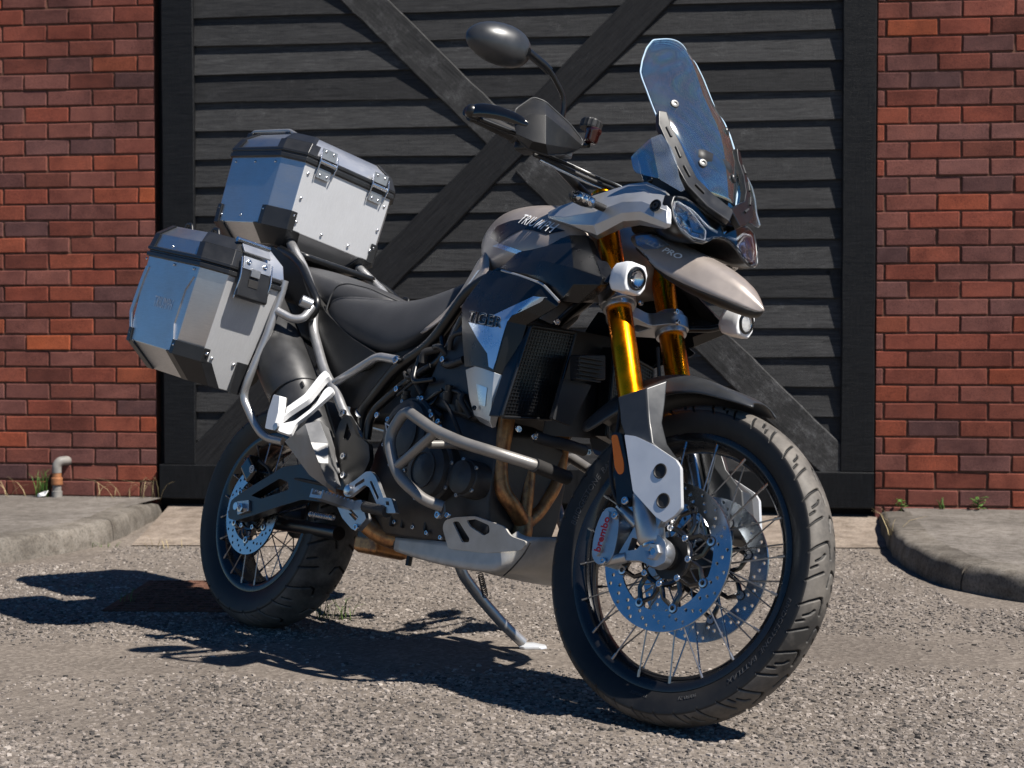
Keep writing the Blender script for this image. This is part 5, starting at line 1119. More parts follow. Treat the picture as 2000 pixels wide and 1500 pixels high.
ft_ = [fo + m_ @ Vector((a * .034, b * .022, 0)) for a, b in ((-1, -.5), (-.6, -1), (.7, -1), (1.15, -.5), (1.15, .5), (.7, 1), (-.6, 1), (-1, .5))]
mk('stand_foot', *loft_vf([ft_, [q_ + m_ @ Vector((-.004, 0, .007)) for q_ in ft_], [fo + (q_ - fo) * .5 + m_ @ Vector((-.014, 0, .014)) for q_ in ft_]]), K_fworks, st_, bevel=.002)
sp1, sp2 = Vector((0.7575, 0.13, 0.2534)), Vector((0.7137, 0.2, 0.2025)); sa = sp2 - sp1; sb = basis(sa)
mk('stand_spring', *tube_vf([sp1 + sa * (k / 120) + sb @ Vector((.007 * math.cos(k * .63), .007 * math.sin(k * .63), 0)) for k in range(121)], .0014, 5), K_blk, st_)
# ---------------------------------------------------------------- rear: swingarm, brake, pegs
sw = plate3('swingarm', [(-0.0391, -0.125, 0.2844), (-0.0421, -0.125, 0.3343), (-0.0029, -0.125, 0.3579), (0.1449, -0.125, 0.4277), (0.1811, -0.125, 0.4458), (0.2789, -0.125, 0.4603), (0.4114, -0.125, 0.4724), (0.5089, -0.125, 0.4376), (0.537, -0.125, 0.3858), (0.443, -0.125, 0.3651), (0.3031, -0.125, 0.3638), (0.2142, -0.125, 0.34), (0.0768, -0.125, 0.3001), (0.0052, -0.125, 0.2809)], .034, K_blk, bike, [[(0.0557, -0.125, 0.3564), (0.178, -0.125, 0.4127), (0.2203, -0.125, 0.4056), (0.232, -0.125, 0.3866), (0.1091, -0.125, 0.3518)]], rad=.014, bevel=.007, seg=3, hrad=.008)
swc = mirror_copy(sw); tube('swingarm_cross', [(.46, -.12, .40), (.46, .12, .40)], .035, K_blk, sw, 0, 16)
plate3('axle_block', [(-0.0018, -0.144, 0.334), (0.0582, -0.144, 0.343), (0.0693, -0.144, 0.3135), (0.0175, -0.144, 0.2976)], .008, K_alu, sw, rad=.003); lathe('axle_nut', [(.014, 0), (.014, .01), (.008, .011), (.006, .004), (0, .004)], (0.0367, -0.148, 0.3188), (0, -1, 0), K_steel, sw, 6, smooth=False)
lathe('axle', [(.011, -.15), (.011, .15)], RA, (0, 1, 0), K_steel, bike, 20)
rc = box('rear_caliper', (.075, .05, .06), (-0.0134, -0.105, 0.4319), K_gloss, bike, .014, Matrix.Rotation(.7, 3, 'Y')); lathe('caliper_badge', [(.011, 0), (.011, .0015), (.0085, .0015), (.0085, 0)], tuple(Vector((0.0156, -0.131, 0.4315))), (0, -1, 0), K_print, rc, 24, True)
lathe('caliper_badge', [(.006, 0), (.006, .0015), (.0035, .0015), (.0035, 0)], tuple(Vector((0.0156, -0.131, 0.4315))), (0, -1, 0), K_print, rc, 20, True)
tube('brake_hose', [(0.0105, -0.11, 0.459), (0.0823, -0.12, 0.4393), (0.1027, -0.115, 0.4125), (0.257, -0.14, 0.4179), (0.4397, -0.15, 0.4078)], .0045, K_rub, rc, .03, 8)
tube('drop_link', [(0.0557, -0.04, 0.2957), (0.2352, -0.06, 0.2966), (0.4113, -0.08, 0.2924)], .019, K_blk, bike, .02, 14)
box('linkage_block', (.14, .16, .10), (.55, 0, .33), K_blk, bike, .015); box('silencer_hanger', (.10, .12, .05), (0.5243, -0.02, 0.2777), K_head, bike, .015)
a, b = Vector((0.3792, -0.16, 0.3278)), Vector((0.4852, -0.16, 0.3272)); sb = basis(b - a)
mk('pedal_spring', *tube_vf([a + (b - a) * (k / 150) + sb @ Vector((.0075 * math.cos(k * .62), .0075 * math.sin(k * .62), 0)) for k in range(151)], .0014, 5), K_steel, bike)
shell('rear_hugger', [[(.36 * math.cos(a) * .98, y_, .321 + .36 * math.sin(a)) for y_ in (-.075, -.04, 0, .04, .075)] for a in (R_(20), R_(40), R_(60), R_(80), R_(100))], K_plas, bike, 1, .003)
# rear mudguard and number plate holder
shell('rear_mudguard', [[(X, y_, z) for y_ in (-.10, -.05, 0, .05, .10)] for X, z in ((.30, .74), (.12, .80), (-.08, .88), (-.28, .93), (-.36, .86), (-.42, .70))], K_plas, bike, 1, .004)
fpg = plate3('foot_peg', [(0.6238, -0.33, 0.3727), (0.6231, -0.225, 0.3611), (0.6145, -0.215, 0.3727), (0.6138, -0.32, 0.3802)], .03, K_alu, bike, rad=.002) if False else None
A_, B_ = Vector((0.6218, -0.325, 0.3709)), Vector((0.6207, -0.222, 0.3628)); U_ = (B_ - A_).normalized(); fpp = []
n_t = 9; L_ = (B_ - A_).length; prof = [(0, -.012)]
for i in range(n_t): prof += [(L_ * (i + .1) / n_t, .010), (L_ * (i + .45) / n_t, .010), (L_ * (i + .6) / n_t, .004), (L_ * (i + .95) / n_t, .004)]
prof += [(L_, .004), (L_, -.014)]
up_ = Vector((0, 0, 1)); up_ = (up_ - U_ * up_.dot(U_)).normalized(); nn_ = U_.cross(up_)
for s in (-1, 1):
    fr = (A_, U_, up_, nn_); v1, f1 = plate_vf(prof, (), .006, (A_ + nn_ * .022, U_, up_, nn_)); v2, f2 = plate_vf(prof, (), .006, (A_ - nn_ * .022, U_, up_, nn_)); v3, f3 = plate_vf([(0, -.012), (L_, -.014), (L_, -.006), (0, -.004)], (), .046, (A_, U_, up_, nn_))
    V_, F_ = join_vf([(v1, f1), (v2, f2), (v3, f3)])
    if s > 0: V_ = [my(q_) for q_ in V_]
    mk('foot_peg', V_, F_, K_alu, bike, smooth=False)
    Y = lambda q_: (q_[0], q_[1] * -s, q_[2])
    plate3('peg_bracket', [Y(q_) for q_ in ((0.6162, -0.215, 0.3676), (0.6728, -0.215, 0.3771), (0.683, -0.215, 0.3587), (0.7062, -0.215, 0.3325), (0.6731, -0.215, 0.299), (0.6554, -0.215, 0.3076), (0.6748, -0.215, 0.3324), (0.6342, -0.215, 0.3522))], .018, K_alu, bike, rad=.006, bevel=.003)
    plate3('peg_bracket', [Y(q_) for q_ in ((0.5691, -0.215, 0.3521), (0.6157, -0.21, 0.349), (0.6698, -0.21, 0.3277), (0.6594, -0.21, 0.3011), (0.6441, -0.21, 0.3023), (0.5972, -0.21, 0.3267))], .010, K_alu, bike, [[Y(q_) for q_ in ((0.6187, -0.21, 0.3401), (0.6354, -0.21, 0.3415), (0.6587, -0.21, 0.3293), (0.652, -0.21, 0.3236))]], rad=.005, bevel=.002, hrad=.002)
    bolts(bike, [Y((0.681, -0.228, 0.3077))], (0, s, 0), .009, .006)
pd = plate3('brake_pedal', [(0.5999, -0.226, 0.389), (0.6054, -0.226, 0.4051), (0.6403, -0.226, 0.423), (0.6752, -0.226, 0.446), (0.6974, -0.226, 0.4487), (0.7202, -0.226, 0.4361), (0.7694, -0.226, 0.385), (0.7859, -0.226, 0.365), (0.7486, -0.226, 0.367), (0.7018, -0.226, 0.4093), (0.6818, -0.226, 0.413), (0.6311, -0.226, 0.3797), (0.6118, -0.226, 0.3795)], .010, K_alu, bike, [[(0.6424, -0.226, 0.4038), (0.6436, -0.226, 0.4129), (0.6744, -0.226, 0.4292), (0.6789, -0.226, 0.4218)], [(0.6994, -0.226, 0.4232), (0.7072, -0.226, 0.425), (0.7483, -0.226, 0.3872), (0.7442, -0.226, 0.3806)]], rad=.006, bevel=.003, hrad=.002)
plate3('pedal_pad', [(0.7974, -0.25, 0.3865), (0.8295, -0.25, 0.3865), (0.8579, -0.25, 0.3529), (0.8211, -0.25, 0.3499)], .012, K_alu, pd, [[(0.8103, -0.25, 0.3775), (0.8221, -0.25, 0.3784), (0.8271, -0.25, 0.3689), (0.815, -0.25, 0.3692)]], rad=.004, bevel=.002, hrad=.001)
lathe('pedal_pivot', [(.013, 0), (.013, .008), (.008, .010), (0, .010)], (0.625, -0.232, 0.3962), (0, -1, 0), K_steel, pd, 24)
tube('toe_peg', [(0.6955, -0.225, 0.3604), (0.8161, -0.25, 0.3532)], .014, K_rub, pd, 0, 12)
# passenger peg hangers
for s in (-1, 1):
    Y = lambda q_: (q_[0], q_[1] * -s, q_[2])
    hg_ = plate3('pillion_hanger', [Y(q_) for q_ in ((0.3841, -0.215, 0.6823), (0.3867, -0.2, 0.6956), (0.4149, -0.2, 0.6809), (0.4087, -0.21, 0.6715), (0.419, -0.275, 0.6225), (0.3895, -0.3, 0.5698), (0.3753, -0.305, 0.5248), (0.3536, -0.305, 0.5321), (0.3666, -0.3, 0.5745), (0.3958, -0.275, 0.6355))], .016, K_white, bike, rad=.008, bevel=.004)
    plate3('pillion_hanger', [Y(q_) for q_ in ((0.446, -0.2, 0.6431), (0.4379, -0.2, 0.6265), (0.438, -0.225, 0.6126), (0.4377, -0.275, 0.5824), (0.4196, -0.295, 0.5504), (0.4188, -0.3, 0.5143), (0.3647, -0.305, 0.5149), (0.37, -0.305, 0.5327), (0.4126, -0.295, 0.5569), (0.4365, -0.26, 0.6047), (0.4216, -0.215, 0.6404), (0.4251, -0.2, 0.6508))], .014, K_white, bike, rad=.008, bevel=.004)
    pg = plate3('pillion_peg', [Y(q_) for q_ in ((0.3542, -0.32, 0.6104), (0.3838, -0.32, 0.6072), (0.3919, -0.32, 0.5655), (0.386, -0.32, 0.5167), (0.3466, -0.32, 0.5204), (0.345, -0.32, 0.5638))], .022, K_white, bike, rad=.005, bevel=.003)
    plate3('peg_rubber', [Y(q_) for q_ in ((0.3604, -0.308, 0.6106), (0.3801, -0.308, 0.6084), (0.3839, -0.308, 0.5651), (0.3733, -0.308, 0.5553))], .012, K_rub, pg, rad=.003)
    lathe('peg_pivot', [(.010, 0), (.010, .006), (0, .007)], Y((0.4027, -0.332, 0.5256)), (0, s, 0), K_alu, pg, 18)

# ---------------------------------------------------------------- luggage
def case(name, label, o, size, ch, bch, lid, zl, mat_side, top_rail):
    """aluminium case: body with chamfered uprights and bottom, black seam, lid, black corner caps. o: base centre, size (lx, ly, lz)"""
    pass
def oct_ring(cx, cy, z, lx, ly, c): 
    x0, x1, y0, y1 = cx - lx / 2, cx + lx / 2, cy - ly / 2, cy + ly / 2
    return [Vector(q_) for q_ in ((x0 + c, y0, z), (x1 - c, y0, z), (x1, y0 + c * .75, z), (x1, y1 - c * .75, z), (x1 - c, y1, z), (x0 + c, y1, z), (x0, y1 - c * .75, z), (x0, y0 + c * .75, z))]
def matt_ends(o):
    o.data.materials.append(K_boxft)
    for f_ in o.data.polygons:
        if abs(f_.normal.x) > .88: f_.material_index = 1
def rivets(parent, cs, axis, r=.0045): 
    k = ('rv', r)
    if k not in _bm: _bm[k] = mesh_of(*lathe_vf([(r, 0), (r * .9, r * .35), (r * .5, r * .65), (0, r * .72)], 12, (0, 0, 0), (0, 0, 1)), K_steel)
    for c_ in cs: inst('rivet', _bm[k], parent, Vector(c_), basis(axis))
def corner_cap(parent, pts, axis):
    return plate3('corner_cap', pts, .012, K_caseb, parent, rad=.006, bevel=.003)
# --- top box: body centre over the tail
def build_case(body, rings, seam, lidr, lidtop, caps):
    pass
TB = dict(cx=-.19, cy=0.0, lx=.385, ly=.405)
r0 = oct_ring(TB['cx'], 0, 1.080, .30, .30, .03); r1 = oct_ring(TB['cx'], 0, 1.128, .385, .405, .062); r2 = oct_ring(TB['cx'], 0, 1.335, .395, .412, .062)
tb = loft('top_box', [r0, r1, r2], K_boxal, bike, bevel=.0025); matt_ends(tb); tb['label'] = 'silver aluminium top box'
seam = [oct_ring(TB['cx'], 0, z, .402 + d, .42 + d, .064) for z, d in ((1.327, .0), (1.331, .006), (1.341, .006), (1.343, .001), (1.347, .001), (1.349, .006), (1.356, .006), (1.360, 0))]
loft('seam_trim', seam, K_caseb, tb, bevel=.001)
l0 = oct_ring(TB['cx'], 0, 1.354, .398, .415, .062); l1 = oct_ring(TB['cx'], 0, 1.388, .372, .388, .062); l2 = oct_ring(TB['cx'], 0, 1.418, .30, .315, .05)
ld = loft('lid', [l0, l1, l2], K_boxal, tb, bevel=.002)
def cap_on(parent, ring_a, ring_b, idx, ext=.05, t=.008, mat=None, name='corner_cap', f0=0, f1=1):
    """black cap over one chamfered corner between two rings"""
    n = 8; i0, i1 = idx, (idx + 1) % n; pa, na = ring_a[(i0 - 1) % n], ring_a[(i1 + 1) % n]; pb, nb = ring_b[(i0 - 1) % n], ring_b[(i1 + 1) % n]
    def side(r_, pv, nx):
        d0 = (pv - r_[i0]).normalized() * ext; d1 = (nx - r_[i1]).normalized() * ext
        return [r_[i0] + d0, r_[i0], r_[i1], r_[i1] + d1]
    A, B = side(ring_a, pa, na), side(ring_b, pb, nb); A2 = [a.lerp(b, f0) for a, b in zip(A, B)]; B2 = [a.lerp(b, f1) for a, b in zip(A, B)]
    c_ = sum(ring_a, Vector()) / n
    rows = [A2, B2]
    out = lambda q_: q_ + Vector((q_.x - c_.x, q_.y - c_.y, 0)).normalized() * t
    o = mk(name, *grid_vf([[out(q_) for q_ in r_] for r_ in rows]), mat or K_caseb, parent, solid=t * 1.3, soff=0, bevel=.0015)
    return o, [out(q_) for q_ in B2]
for i in (1, 3, 5, 7):
    cap_on(tb, r0, r1, i, .045, .004, f0=.02, f1=1.02)
    # lower cap upstand on the body
    o, rim = cap_on(tb, r1, r2, i, .020, .004, f0=-.02, f1=.26)
    ax_ = Vector((rim[0].x - TB['cx'], 0, 0)) if False else None
    rivets(o, [rim[0].lerp(rim[1], .5) - Vector((0, 0, .012)), rim[3].lerp(rim[2], .5) - Vector((0, 0, .012))], (rim[1] - Vector((TB['cx'], 0, rim[1].z))).normalized())
    cap_on(ld, l0, l1, i, .030, .004, f0=-.05, f1=1.0); cap_on(ld, l1, l2, i, .012, .004, f0=-.02, f1=1.0)
# top lashing rails
for s in (-1, 1):
    tube('lid_rail', [(TB['cx'] - .165, s * .15, 1.412), (TB['cx'] - .155, s * .15, 1.431), (TB['cx'] + .045, s * .15, 1.431), (TB['cx'] + .12, s * .15, 1.408)], .0065, K_grey, ld, .012, 12)
    for x_ in (-.16, .05): box('rail_post', (.03, .018, .022), (TB['cx'] + x_, s * .15, 1.416), K_caseb, ld, .004)
# hinge / latch pair on the front face (towards rider)
fx = r2[2].x
for yy in (-.095, .10):
    h_ = box('hinge', (.004, .052, .030), (fx + .008, yy, 1.372), K_alu, tb, .001); box('hinge_leaf', (.004, .046, .030), (fx + .006, yy, 1.313), K_alu, h_, .001)
    tube('hinge_pin', [(fx + .014, yy - .028, 1.345), (fx + .014, yy + .028, 1.345)], .0065, K_steel, h_, 0, 12); tube('hinge_wire', [(fx + .012, yy - .029, 1.375), (fx + .020, yy - .03, 1.345), (fx + .010, yy - .027, 1.302)], .0022, K_steel, h_, .01, 6); tube('hinge_wire', [(fx + .012, yy + .029, 1.375), (fx + .020, yy + .03, 1.345), (fx + .010, yy + .027, 1.302)], .0022, K_steel, h_, .01, 6)
    rivets(h_, [(fx + .010, yy - .014, 1.378), (fx + .010, yy + .014, 1.378), (fx + .008, yy - .012, 1.308), (fx + .008, yy + .012, 1.308)], (1, 0, 0), .004)
rivets(tb, [(fx + .001, -.142, 1.30), (fx + .0, -.142, 1.225), (fx - .001, -.135, 1.155), (fx - .001, -.04, 1.148), (fx - .001, .06, 1.148), (fx, .145, 1.225), (fx, .145, 1.30), (fx - .001, .14, 1.16)], (1, 0, 0))
sy = r2[0].y
rivets(tb, [(-.30, sy - .0005, 1.315), (-.19, sy - .0005, 1.315), (-.08, sy - .0005, 1.315), (-.30, sy + .003, 1.15), (-.19, sy + .003, 1.15)], (0, -1, 0), .004)
O_ = Matrix.Translation((0, -.15, 1.33)); tb.matrix_basis = O_ @ Matrix.Rotation(R_(4.6), 4, 'Y') @ Matrix.Rotation(R_(-2.0), 4, 'X') @ O_.inverted()
# rack under the top box
rk = tube('luggage_rack', [(.05, -.125, 1.055), (.02, -.135, 1.062), (-.36, -.135, 1.072), (-.39, -.10, 1.072), (-.39, .10, 1.072), (-.36, .135, 1.072), (.02, .135, 1.062), (.05, .125, 1.055)], .009, K_blk, bike, .04, 12, closed=True)
mk('rack_plate', *box_vf(.34, .22, .014, (-.19, 0, 1.07)), K_blk, rk, bevel=.005)
for x_, y_ in ((-.04, -.12), (-.04, .12), (-.34, -.12), (-.34, .12)): box('rack_foot', (.03, .025, .03), (x_, y_, 1.083), K_caseb, rk, .003)
gr = tube('grab_rail', [(-0.0368, -0.155, 1.0699), (0.0497, -0.165, 1.0435), (0.1178, -0.172, 1.0089), (0.172, -0.178, 0.964), (0.2411, -0.18, 0.9006), (0.2375, -0.18, 0.8688), (0.2119, -0.185, 0.8504)], .0115, K_blk, bike, .03, 14); mirror_copy(gr)
# --- panniers
def pannier(s):
    Y = lambda q_: Vector((q_[0], q_[1] * -s, q_[2]))
    def ring(z, x0, x1, yo, yi, c_): return [Y(q_) for q_ in ((x0 + c_ * .6, yo, z), (x1 - c_, yo, z), (x1, yo + c_ * .9, z), (x1, yi, z), (x1 - .01, yi + .004, z), (x0 + .01, yi + .004, z), (x0, yi, z), (x0, yo + c_ * .5, z))]
    # outside leans in towards the bottom a little, front edge rakes with the tail
    R = [ring(.626, -.17, .12, -.418, -.292, .04), ring(.688, -.215, .138, -.482, -.287, .058), ring(.935, -.190, .198, -.490, -.262, .062)]
    R = [[Vector((q_.x, q_.y, q_.z - (q_.x + .2) * .145)) for q_ in r_] for r_ in R]
    pn = loft('pannier', R, K_boxal, bike, bevel=.0025); matt_ends(pn); pn['label'] = 'silver aluminium pannier on the near side' if s < 0 else 'silver aluminium pannier on the far side'
    def rr(z, g): 
        r_ = ring(z, -.190 - g, .198 + g, -.490 - g, -.262 + g, .062); return [Vector((q_.x, q_.y, q_.z - (q_.x + .2) * .145)) for q_ in r_]
    loft('seam_trim', [rr(z, g) for z, g in ((.928, .002), (.931, .006), (.941, .006), (.943, .001), (.947, .001), (.949, .006), (.957, .006), (.960, .0))], K_caseb, pn, bevel=.001)
    l0, l1, l2 = rr(.955, 0), rr(.997, -.008), rr(1.030, -.038); ld_ = loft('lid', [l0, l1, l2], K_boxal, pn, bevel=.002)
    for i in (1, 7): cap_on(ld_, l0, l1, i, .026, .004, f0=-.05, f1=1.0); cap_on(ld_, l1, l2, i, .020, .004, f0=-.02, f1=1.0)
    for i in (1, 7):
        cap_on(pn, R[0], R[1], i, .034, .004, f0=.0, f1=1.02); o, rim = cap_on(pn, R[1], R[2], i, .018, .004, f0=-.02, f1=.14)
        rivets(o, [rim[0].lerp(rim[1], .5) - Vector((0, 0, .014)), rim[3].lerp(rim[2], .5) - Vector((0, 0, .014))], (rim[1] - Vector((0, s * .38, rim[1].z))).normalized(), .005)
    # inner front foot cap
    a, b = R[1][3], R[0][3]; plate3('corner_cap', [R[1][3] + Vector((.006, s * .0, .022)), R[1][3] + Vector((.006, s * .035, .022)), R[0][3] + Vector((.012, s * .03, -.004)), R[0][3] + Vector((.012, -s * .0, -.004))], .012, K_caseb, pn, rad=.003)
    # lid handles and front latch
    for x_ in (-.13, .02):
        z_ = 1.031 - (x_ + .2) * .145; hy = s * .40
        tube('lid_loop', [(x_ - .022, hy, z_ - .002), (x_ - .012, hy, z_ + .020), (x_ + .012, hy, z_ + .018), (x_ + .024, hy, z_ - .004)], .005, K_blk, ld_, .008, 8); box('loop_base', (.06, .016, .005), (x_, hy, z_ - .001), K_blk, ld_, .001, Matrix.Rotation(.145, 3, 'Y'))
    zf = lambda x_, z_: z_ - (x_ + .2) * .145
    X1 = .198
    lt = box('latch', (.022, .100, .085), (X1 + .010, s * .365, zf(X1, .918)), K_caseb, pn, .006, Matrix.Rotation(-.10, 3, 'Y'))
    box('latch_plate', (.006, .085, .036), (X1 + .012, s * .365, zf(X1, .972)), K_alu, lt, .001, Matrix.Rotation(-.25, 3, 'Y')); box('latch_tongue', (.008, .028, .022), (X1 + .022, s * .37, zf(X1, .949)), K_alu, lt, .001); box('latch_slot', (.004, .030, .022), (X1 + .0215, s * .37, zf(X1, .920)), K_rub, lt, .001)
    for dy in (-.048, .048): tube('latch_wire', [(X1 + .012, s * .365 + dy, zf(X1, .985)), (X1 + .024, s * .365 + dy, zf(X1, .93)), (X1 + .010, s * .365 + dy, zf(X1, .872))], .0026, K_steel, lt, .02, 8)
    box('lid_front', (.006, .085, .030), (X1 - .004, s * .365, zf(X1, 1.012)), K_boxal, lt, .001, Matrix.Rotation(-.7, 3, 'Y')); tube('lid_bar', [(X1 - .022, s * .315, zf(X1, 1.034)), (X1 - .022, s * .42, zf(X1, 1.034))], .007, K_steel, ld_, 0, 12)
    bolts(lt, [(X1 + .016, s * .34, zf(X1, .976)), (X1 + .016, s * .392, zf(X1, .976))], (1, 0, .2), .006, .003)
    rivets(pn, [(X1 - .055, s * .33, zf(.14, .70)), (X1 - .055, s * .40, zf(.14, .70))], (1, 0, 0), .005)
    rivets(pn, [(-.16, s * .4915, zf(-.16, .92)), (0, s * .4915, zf(0, .92)), (.11, s * .4915, zf(.11, .92)), (-.02, s * .4955, zf(0, .97))], (0, s, 0), .004)
    # pressed relief lines and lettering on the outer face
    fz = lambda x_, z_: (x_, s * (.4905 - (.935 - z_) * .032) , zf(x_, z_))
    plate3('pressed_rib', [fz(.10, .90), fz(.118, .90), fz(.085, .86), fz(.060, .765), fz(.078, .70), fz(.066, .70), fz(.042, .765), fz(.066, .86)], .0045, K_boxal, pn, rad=.002, bevel=.0012)
    plate3('pressed_rib', [fz(-.155, .90), fz(-.137, .90), fz(-.155, .86), fz(-.185, .765), fz(-.165, .70), fz(-.175, .70), fz(-.20, .765), fz(-.172, .86)], .0045, K_boxal, pn, rad=.002, bevel=.0012)
    U_ = Vector((1, 0, -.145)).normalized() * (1 if s < 0 else -1); O_ = Vector(fz(-.075 if s < 0 else .045, .795)); N_ = Vector((0, s, -.032)).normalized(); V_ = N_.cross(U_)
    print_text('case_lettering', 'TRIUMPH', O_ + N_ * .0006, O_ + U_ * .105 + N_ * .0006, V_, .030, pn, K_white, .25, 'none', 0, -.004)
    pn.location = (-.012, 0, .036)
    # carrier frame
    tube('pannier_rack', [Y(q_) for q_ in ((0.1865, -0.262, 0.94), (0.1831, -0.262, 0.9011), (0.1795, -0.268, 0.8462), (0.1757, -0.275, 0.7755), (0.1525, -0.29, 0.6545), (0.1369, -0.285, 0.6083), (0.1886, -0.262, 0.5401), (0.2228, -0.245, 0.5072), (0.2728, -0.22, 0.5051))], .0115, K_grey, bike, .04, 14)
    tube('pannier_rack', [Y(q_) for q_ in ((0.1862, -0.266, 0.8538), (0.224, -0.235, 0.8372), (0.2415, -0.215, 0.8451), (0.2367, -0.19, 0.8835))], .0115, K_grey, bike, .03, 14); lathe('rack_socket', [(.014, -.02), (.016, -.018), (.016, .012), (.012, .013), (.011, -.01)], Y((0.235, -0.215, 0.8912)), (-.4, s, .2), K_alu, bike, 20)
    return pn
pannier(-1); pannier(1)
# tail lamp
box('tail_lamp', (.04, .16, .05), (-.30, 0, .99), K_red, bike, .012)

# ---------------------------------------------------------------- small things about the yard
M_rust = m_concrete('rusty iron', (.11, .055, .038), (.20, .105, .075), 6); M_rust.node_tree.nodes['Principled BSDF'].inputs['Metallic'].default_value = .35
M_pvc = simple('weathered grey pipe', (.2, .19, .175), .6, var=.25, dust=.3); M_copper = simple('rusted copper fitting', (.33, .14, .06), .55, metal=.3, var=.35, bump=.4, bscale=150)
M_leaf = simple('weed leaf', (.075, .16, .025), .55, var=.3); M_dry = simple('dry grass', (.42, .33, .17), .7, var=.25); M_grass = simple('green grass', (.09, .15, .03), .6, var=.3); M_lit = simple('paper scrap', (.75, .75, .74), .6)
# iron cover plate let into the asphalt by the rear tyre
A, B, Cc, D = [Vector((*q_, .005)) for q_ in ((-1.235, 4.745), (-1.225, 5.335), (-.66, 5.33), (-.69, 4.72))]
cov = bpy.data.objects.new('cover_plate', None); C.objects.link(cov); cov.location = (-.95, 5.03, 0)
props(cov, 'rust brown embossed iron cover plate in the ground beside the rear tyre', 'cover plate')
def rel(v): return [Vector(q_) - cov.location for q_ in v]
mk('plate', *loft_vf([rel([q_ - Vector((0, 0, .02)) for q_ in (A, B, Cc, D)]), rel((A, B, Cc, D))]), M_rust, cov, bevel=.003, smooth=False)
parts = []; rr_ = random.Random(21)
for i in range(13):
    t = (i + .7) / 13.4; a, b = A.lerp(B, t), D.lerp(Cc, t); u = .06
    while u < .92:
        L_ = rr_.uniform(.025, .085); o_ = a.lerp(b, u); e_ = a.lerp(b, min(.95, u + L_)); w_ = Vector((0, rr_.uniform(.004, .009), 0)); z_ = Vector((0, 0, .0035)); sk = Vector((rr_.uniform(-.004, .004), rr_.uniform(-.012, .012), 0))
        bt = [o_ - w_, e_ - w_ + sk, e_ + w_ + sk, o_ + w_]; parts.append(loft_vf([rel(bt), rel([q_ + z_ + (o_.lerp(e_, .5) - q_) * .15 for q_ in bt])])); u += L_ + rr_.uniform(.012, .03)
em = mk('embossing', *join_vf(parts), M_rust, cov, smooth=False); em['kind'] = 'stuff'
# standpipe by the left wall
base = W(-2.125, .045, .084)
pp = bpy.data.objects.new('standpipe', None); C.objects.link(pp); pp.location = base
props(pp, 'short grey and rusty standpipe bending into the brick wall', 'pipe')
to_w = WROT.to_4x4()
def wl(x_, d_, z_): return WU * x_ + WN * d_ + Vector((0, 0, z_))
lathe('pipe', [(.024, 0), (.024, .04), (.020, .042), (.019, .10)], (0, 0, -.01), (0, 0, 1), M_pvc, pp, 24)
lathe('coupling', [(.019, 0), (.026, .002), (.027, .012), (.025, .02), (.027, .028), (.025, .034), (.021, .036), (.020, .066)], (0, 0, .058), (0, 0, 1), M_copper, pp, 24)
tube('elbow', [wl(0, 0, .115), wl(0, 0, .150), wl(.012, -.006, .168), wl(.03, -.03, .170), wl(.035, -.06, .166)], .0215, M_pvc, pp, .03, 18)
# weeds and dry stalks
def blades(name, label, cat, org, n, hgt, spread, mat, seed, lean=.5, wid=.0035, group=None):
    r_ = random.Random(seed); parts = []
    for i in range(n):
        a = r_.uniform(0, 6.28); h_ = hgt * r_.uniform(.5, 1); ln = r_.uniform(.15, lean); b0 = Vector((r_.uniform(-1, 1) * spread, r_.uniform(-.5, .5) * spread, -.004)); d_ = Vector((math.cos(a), math.sin(a) * .7, 0)); sd_ = Vector((-d_.y, d_.x, 0)) * wid
        pts = [b0, b0 + d_ * h_ * ln * .25 + Vector((0, 0, h_ * .45)), b0 + d_ * h_ * ln * .7 + Vector((0, 0, h_ * .82)), b0 + d_ * h_ * ln * 1.35 + Vector((0, 0, h_ * .95))]
        V_ = []
        for k, q_ in enumerate(pts): w_ = (1, .8, .5, .06)[k]; V_ += [q_ - sd_ * w_, q_ + sd_ * w_]
        parts.append((V_, [(0, 1, 3, 2), (2, 3, 5, 4), (4, 5, 7, 6)]))
    o = mk(name, *join_vf(parts), mat, None, solid=.0004); o.location = org
    return props(o, label, cat, group)
def leafy(name, label, org, n, size, seed):
    r_ = random.Random(seed); root = bpy.data.objects.new(name, None); C.objects.link(root); root.location = org; props(root, label, 'weed')
    for i in range(n):
        a = i * 2.4 + r_.uniform(-.3, .3); t = (i + 1) / n; L_ = size * r_.uniform(.5, .9); st0 = Vector((0, 0, size * .9 * t)); d_ = Vector((math.cos(a), math.sin(a), r_.uniform(.1, .6))).normalized(); sd_ = d_.cross(Vector((0, 0, 1))).normalized()
        V_ = [st0, st0 + d_ * L_ * .4 + sd_ * L_ * .22, st0 + d_ * L_ * .75 + sd_ * L_ * .16, st0 + d_ * L_ - Vector((0, 0, L_ * .15)), st0 + d_ * L_ * .75 - sd_ * L_ * .16, st0 + d_ * L_ * .4 - sd_ * L_ * .22, st0 + d_ * L_ * .5 - Vector((0, 0, L_ * .05))]
        mk('leaf', V_, [(0, 1, 6), (1, 2, 6), (2, 3, 6), (3, 4, 6), (4, 5, 6), (5, 0, 6)], M_leaf, root, solid=.0006)
    mk('stem', *tube_vf([(0, 0, -.005), (size * .05, 0, size * .5), (0, 0, size)], .002, 6), M_leaf, root)
pz = .085
blades('grass_tuft', 'bright green grass tuft growing left of the standpipe', 'grass', W(-2.19, .05, pz), 26, .15, .03, M_leaf, 1, .35)
leafy('leafy_weed', 'small leafy weed at the foot of the wall, right edge of the photo', W(2.02, .04, pz), 14, .055, 3)
leafy('leafy_weed', 'small leafy weed where the right wall meets the door', W(1.70, .04, pz), 10, .045, 5)
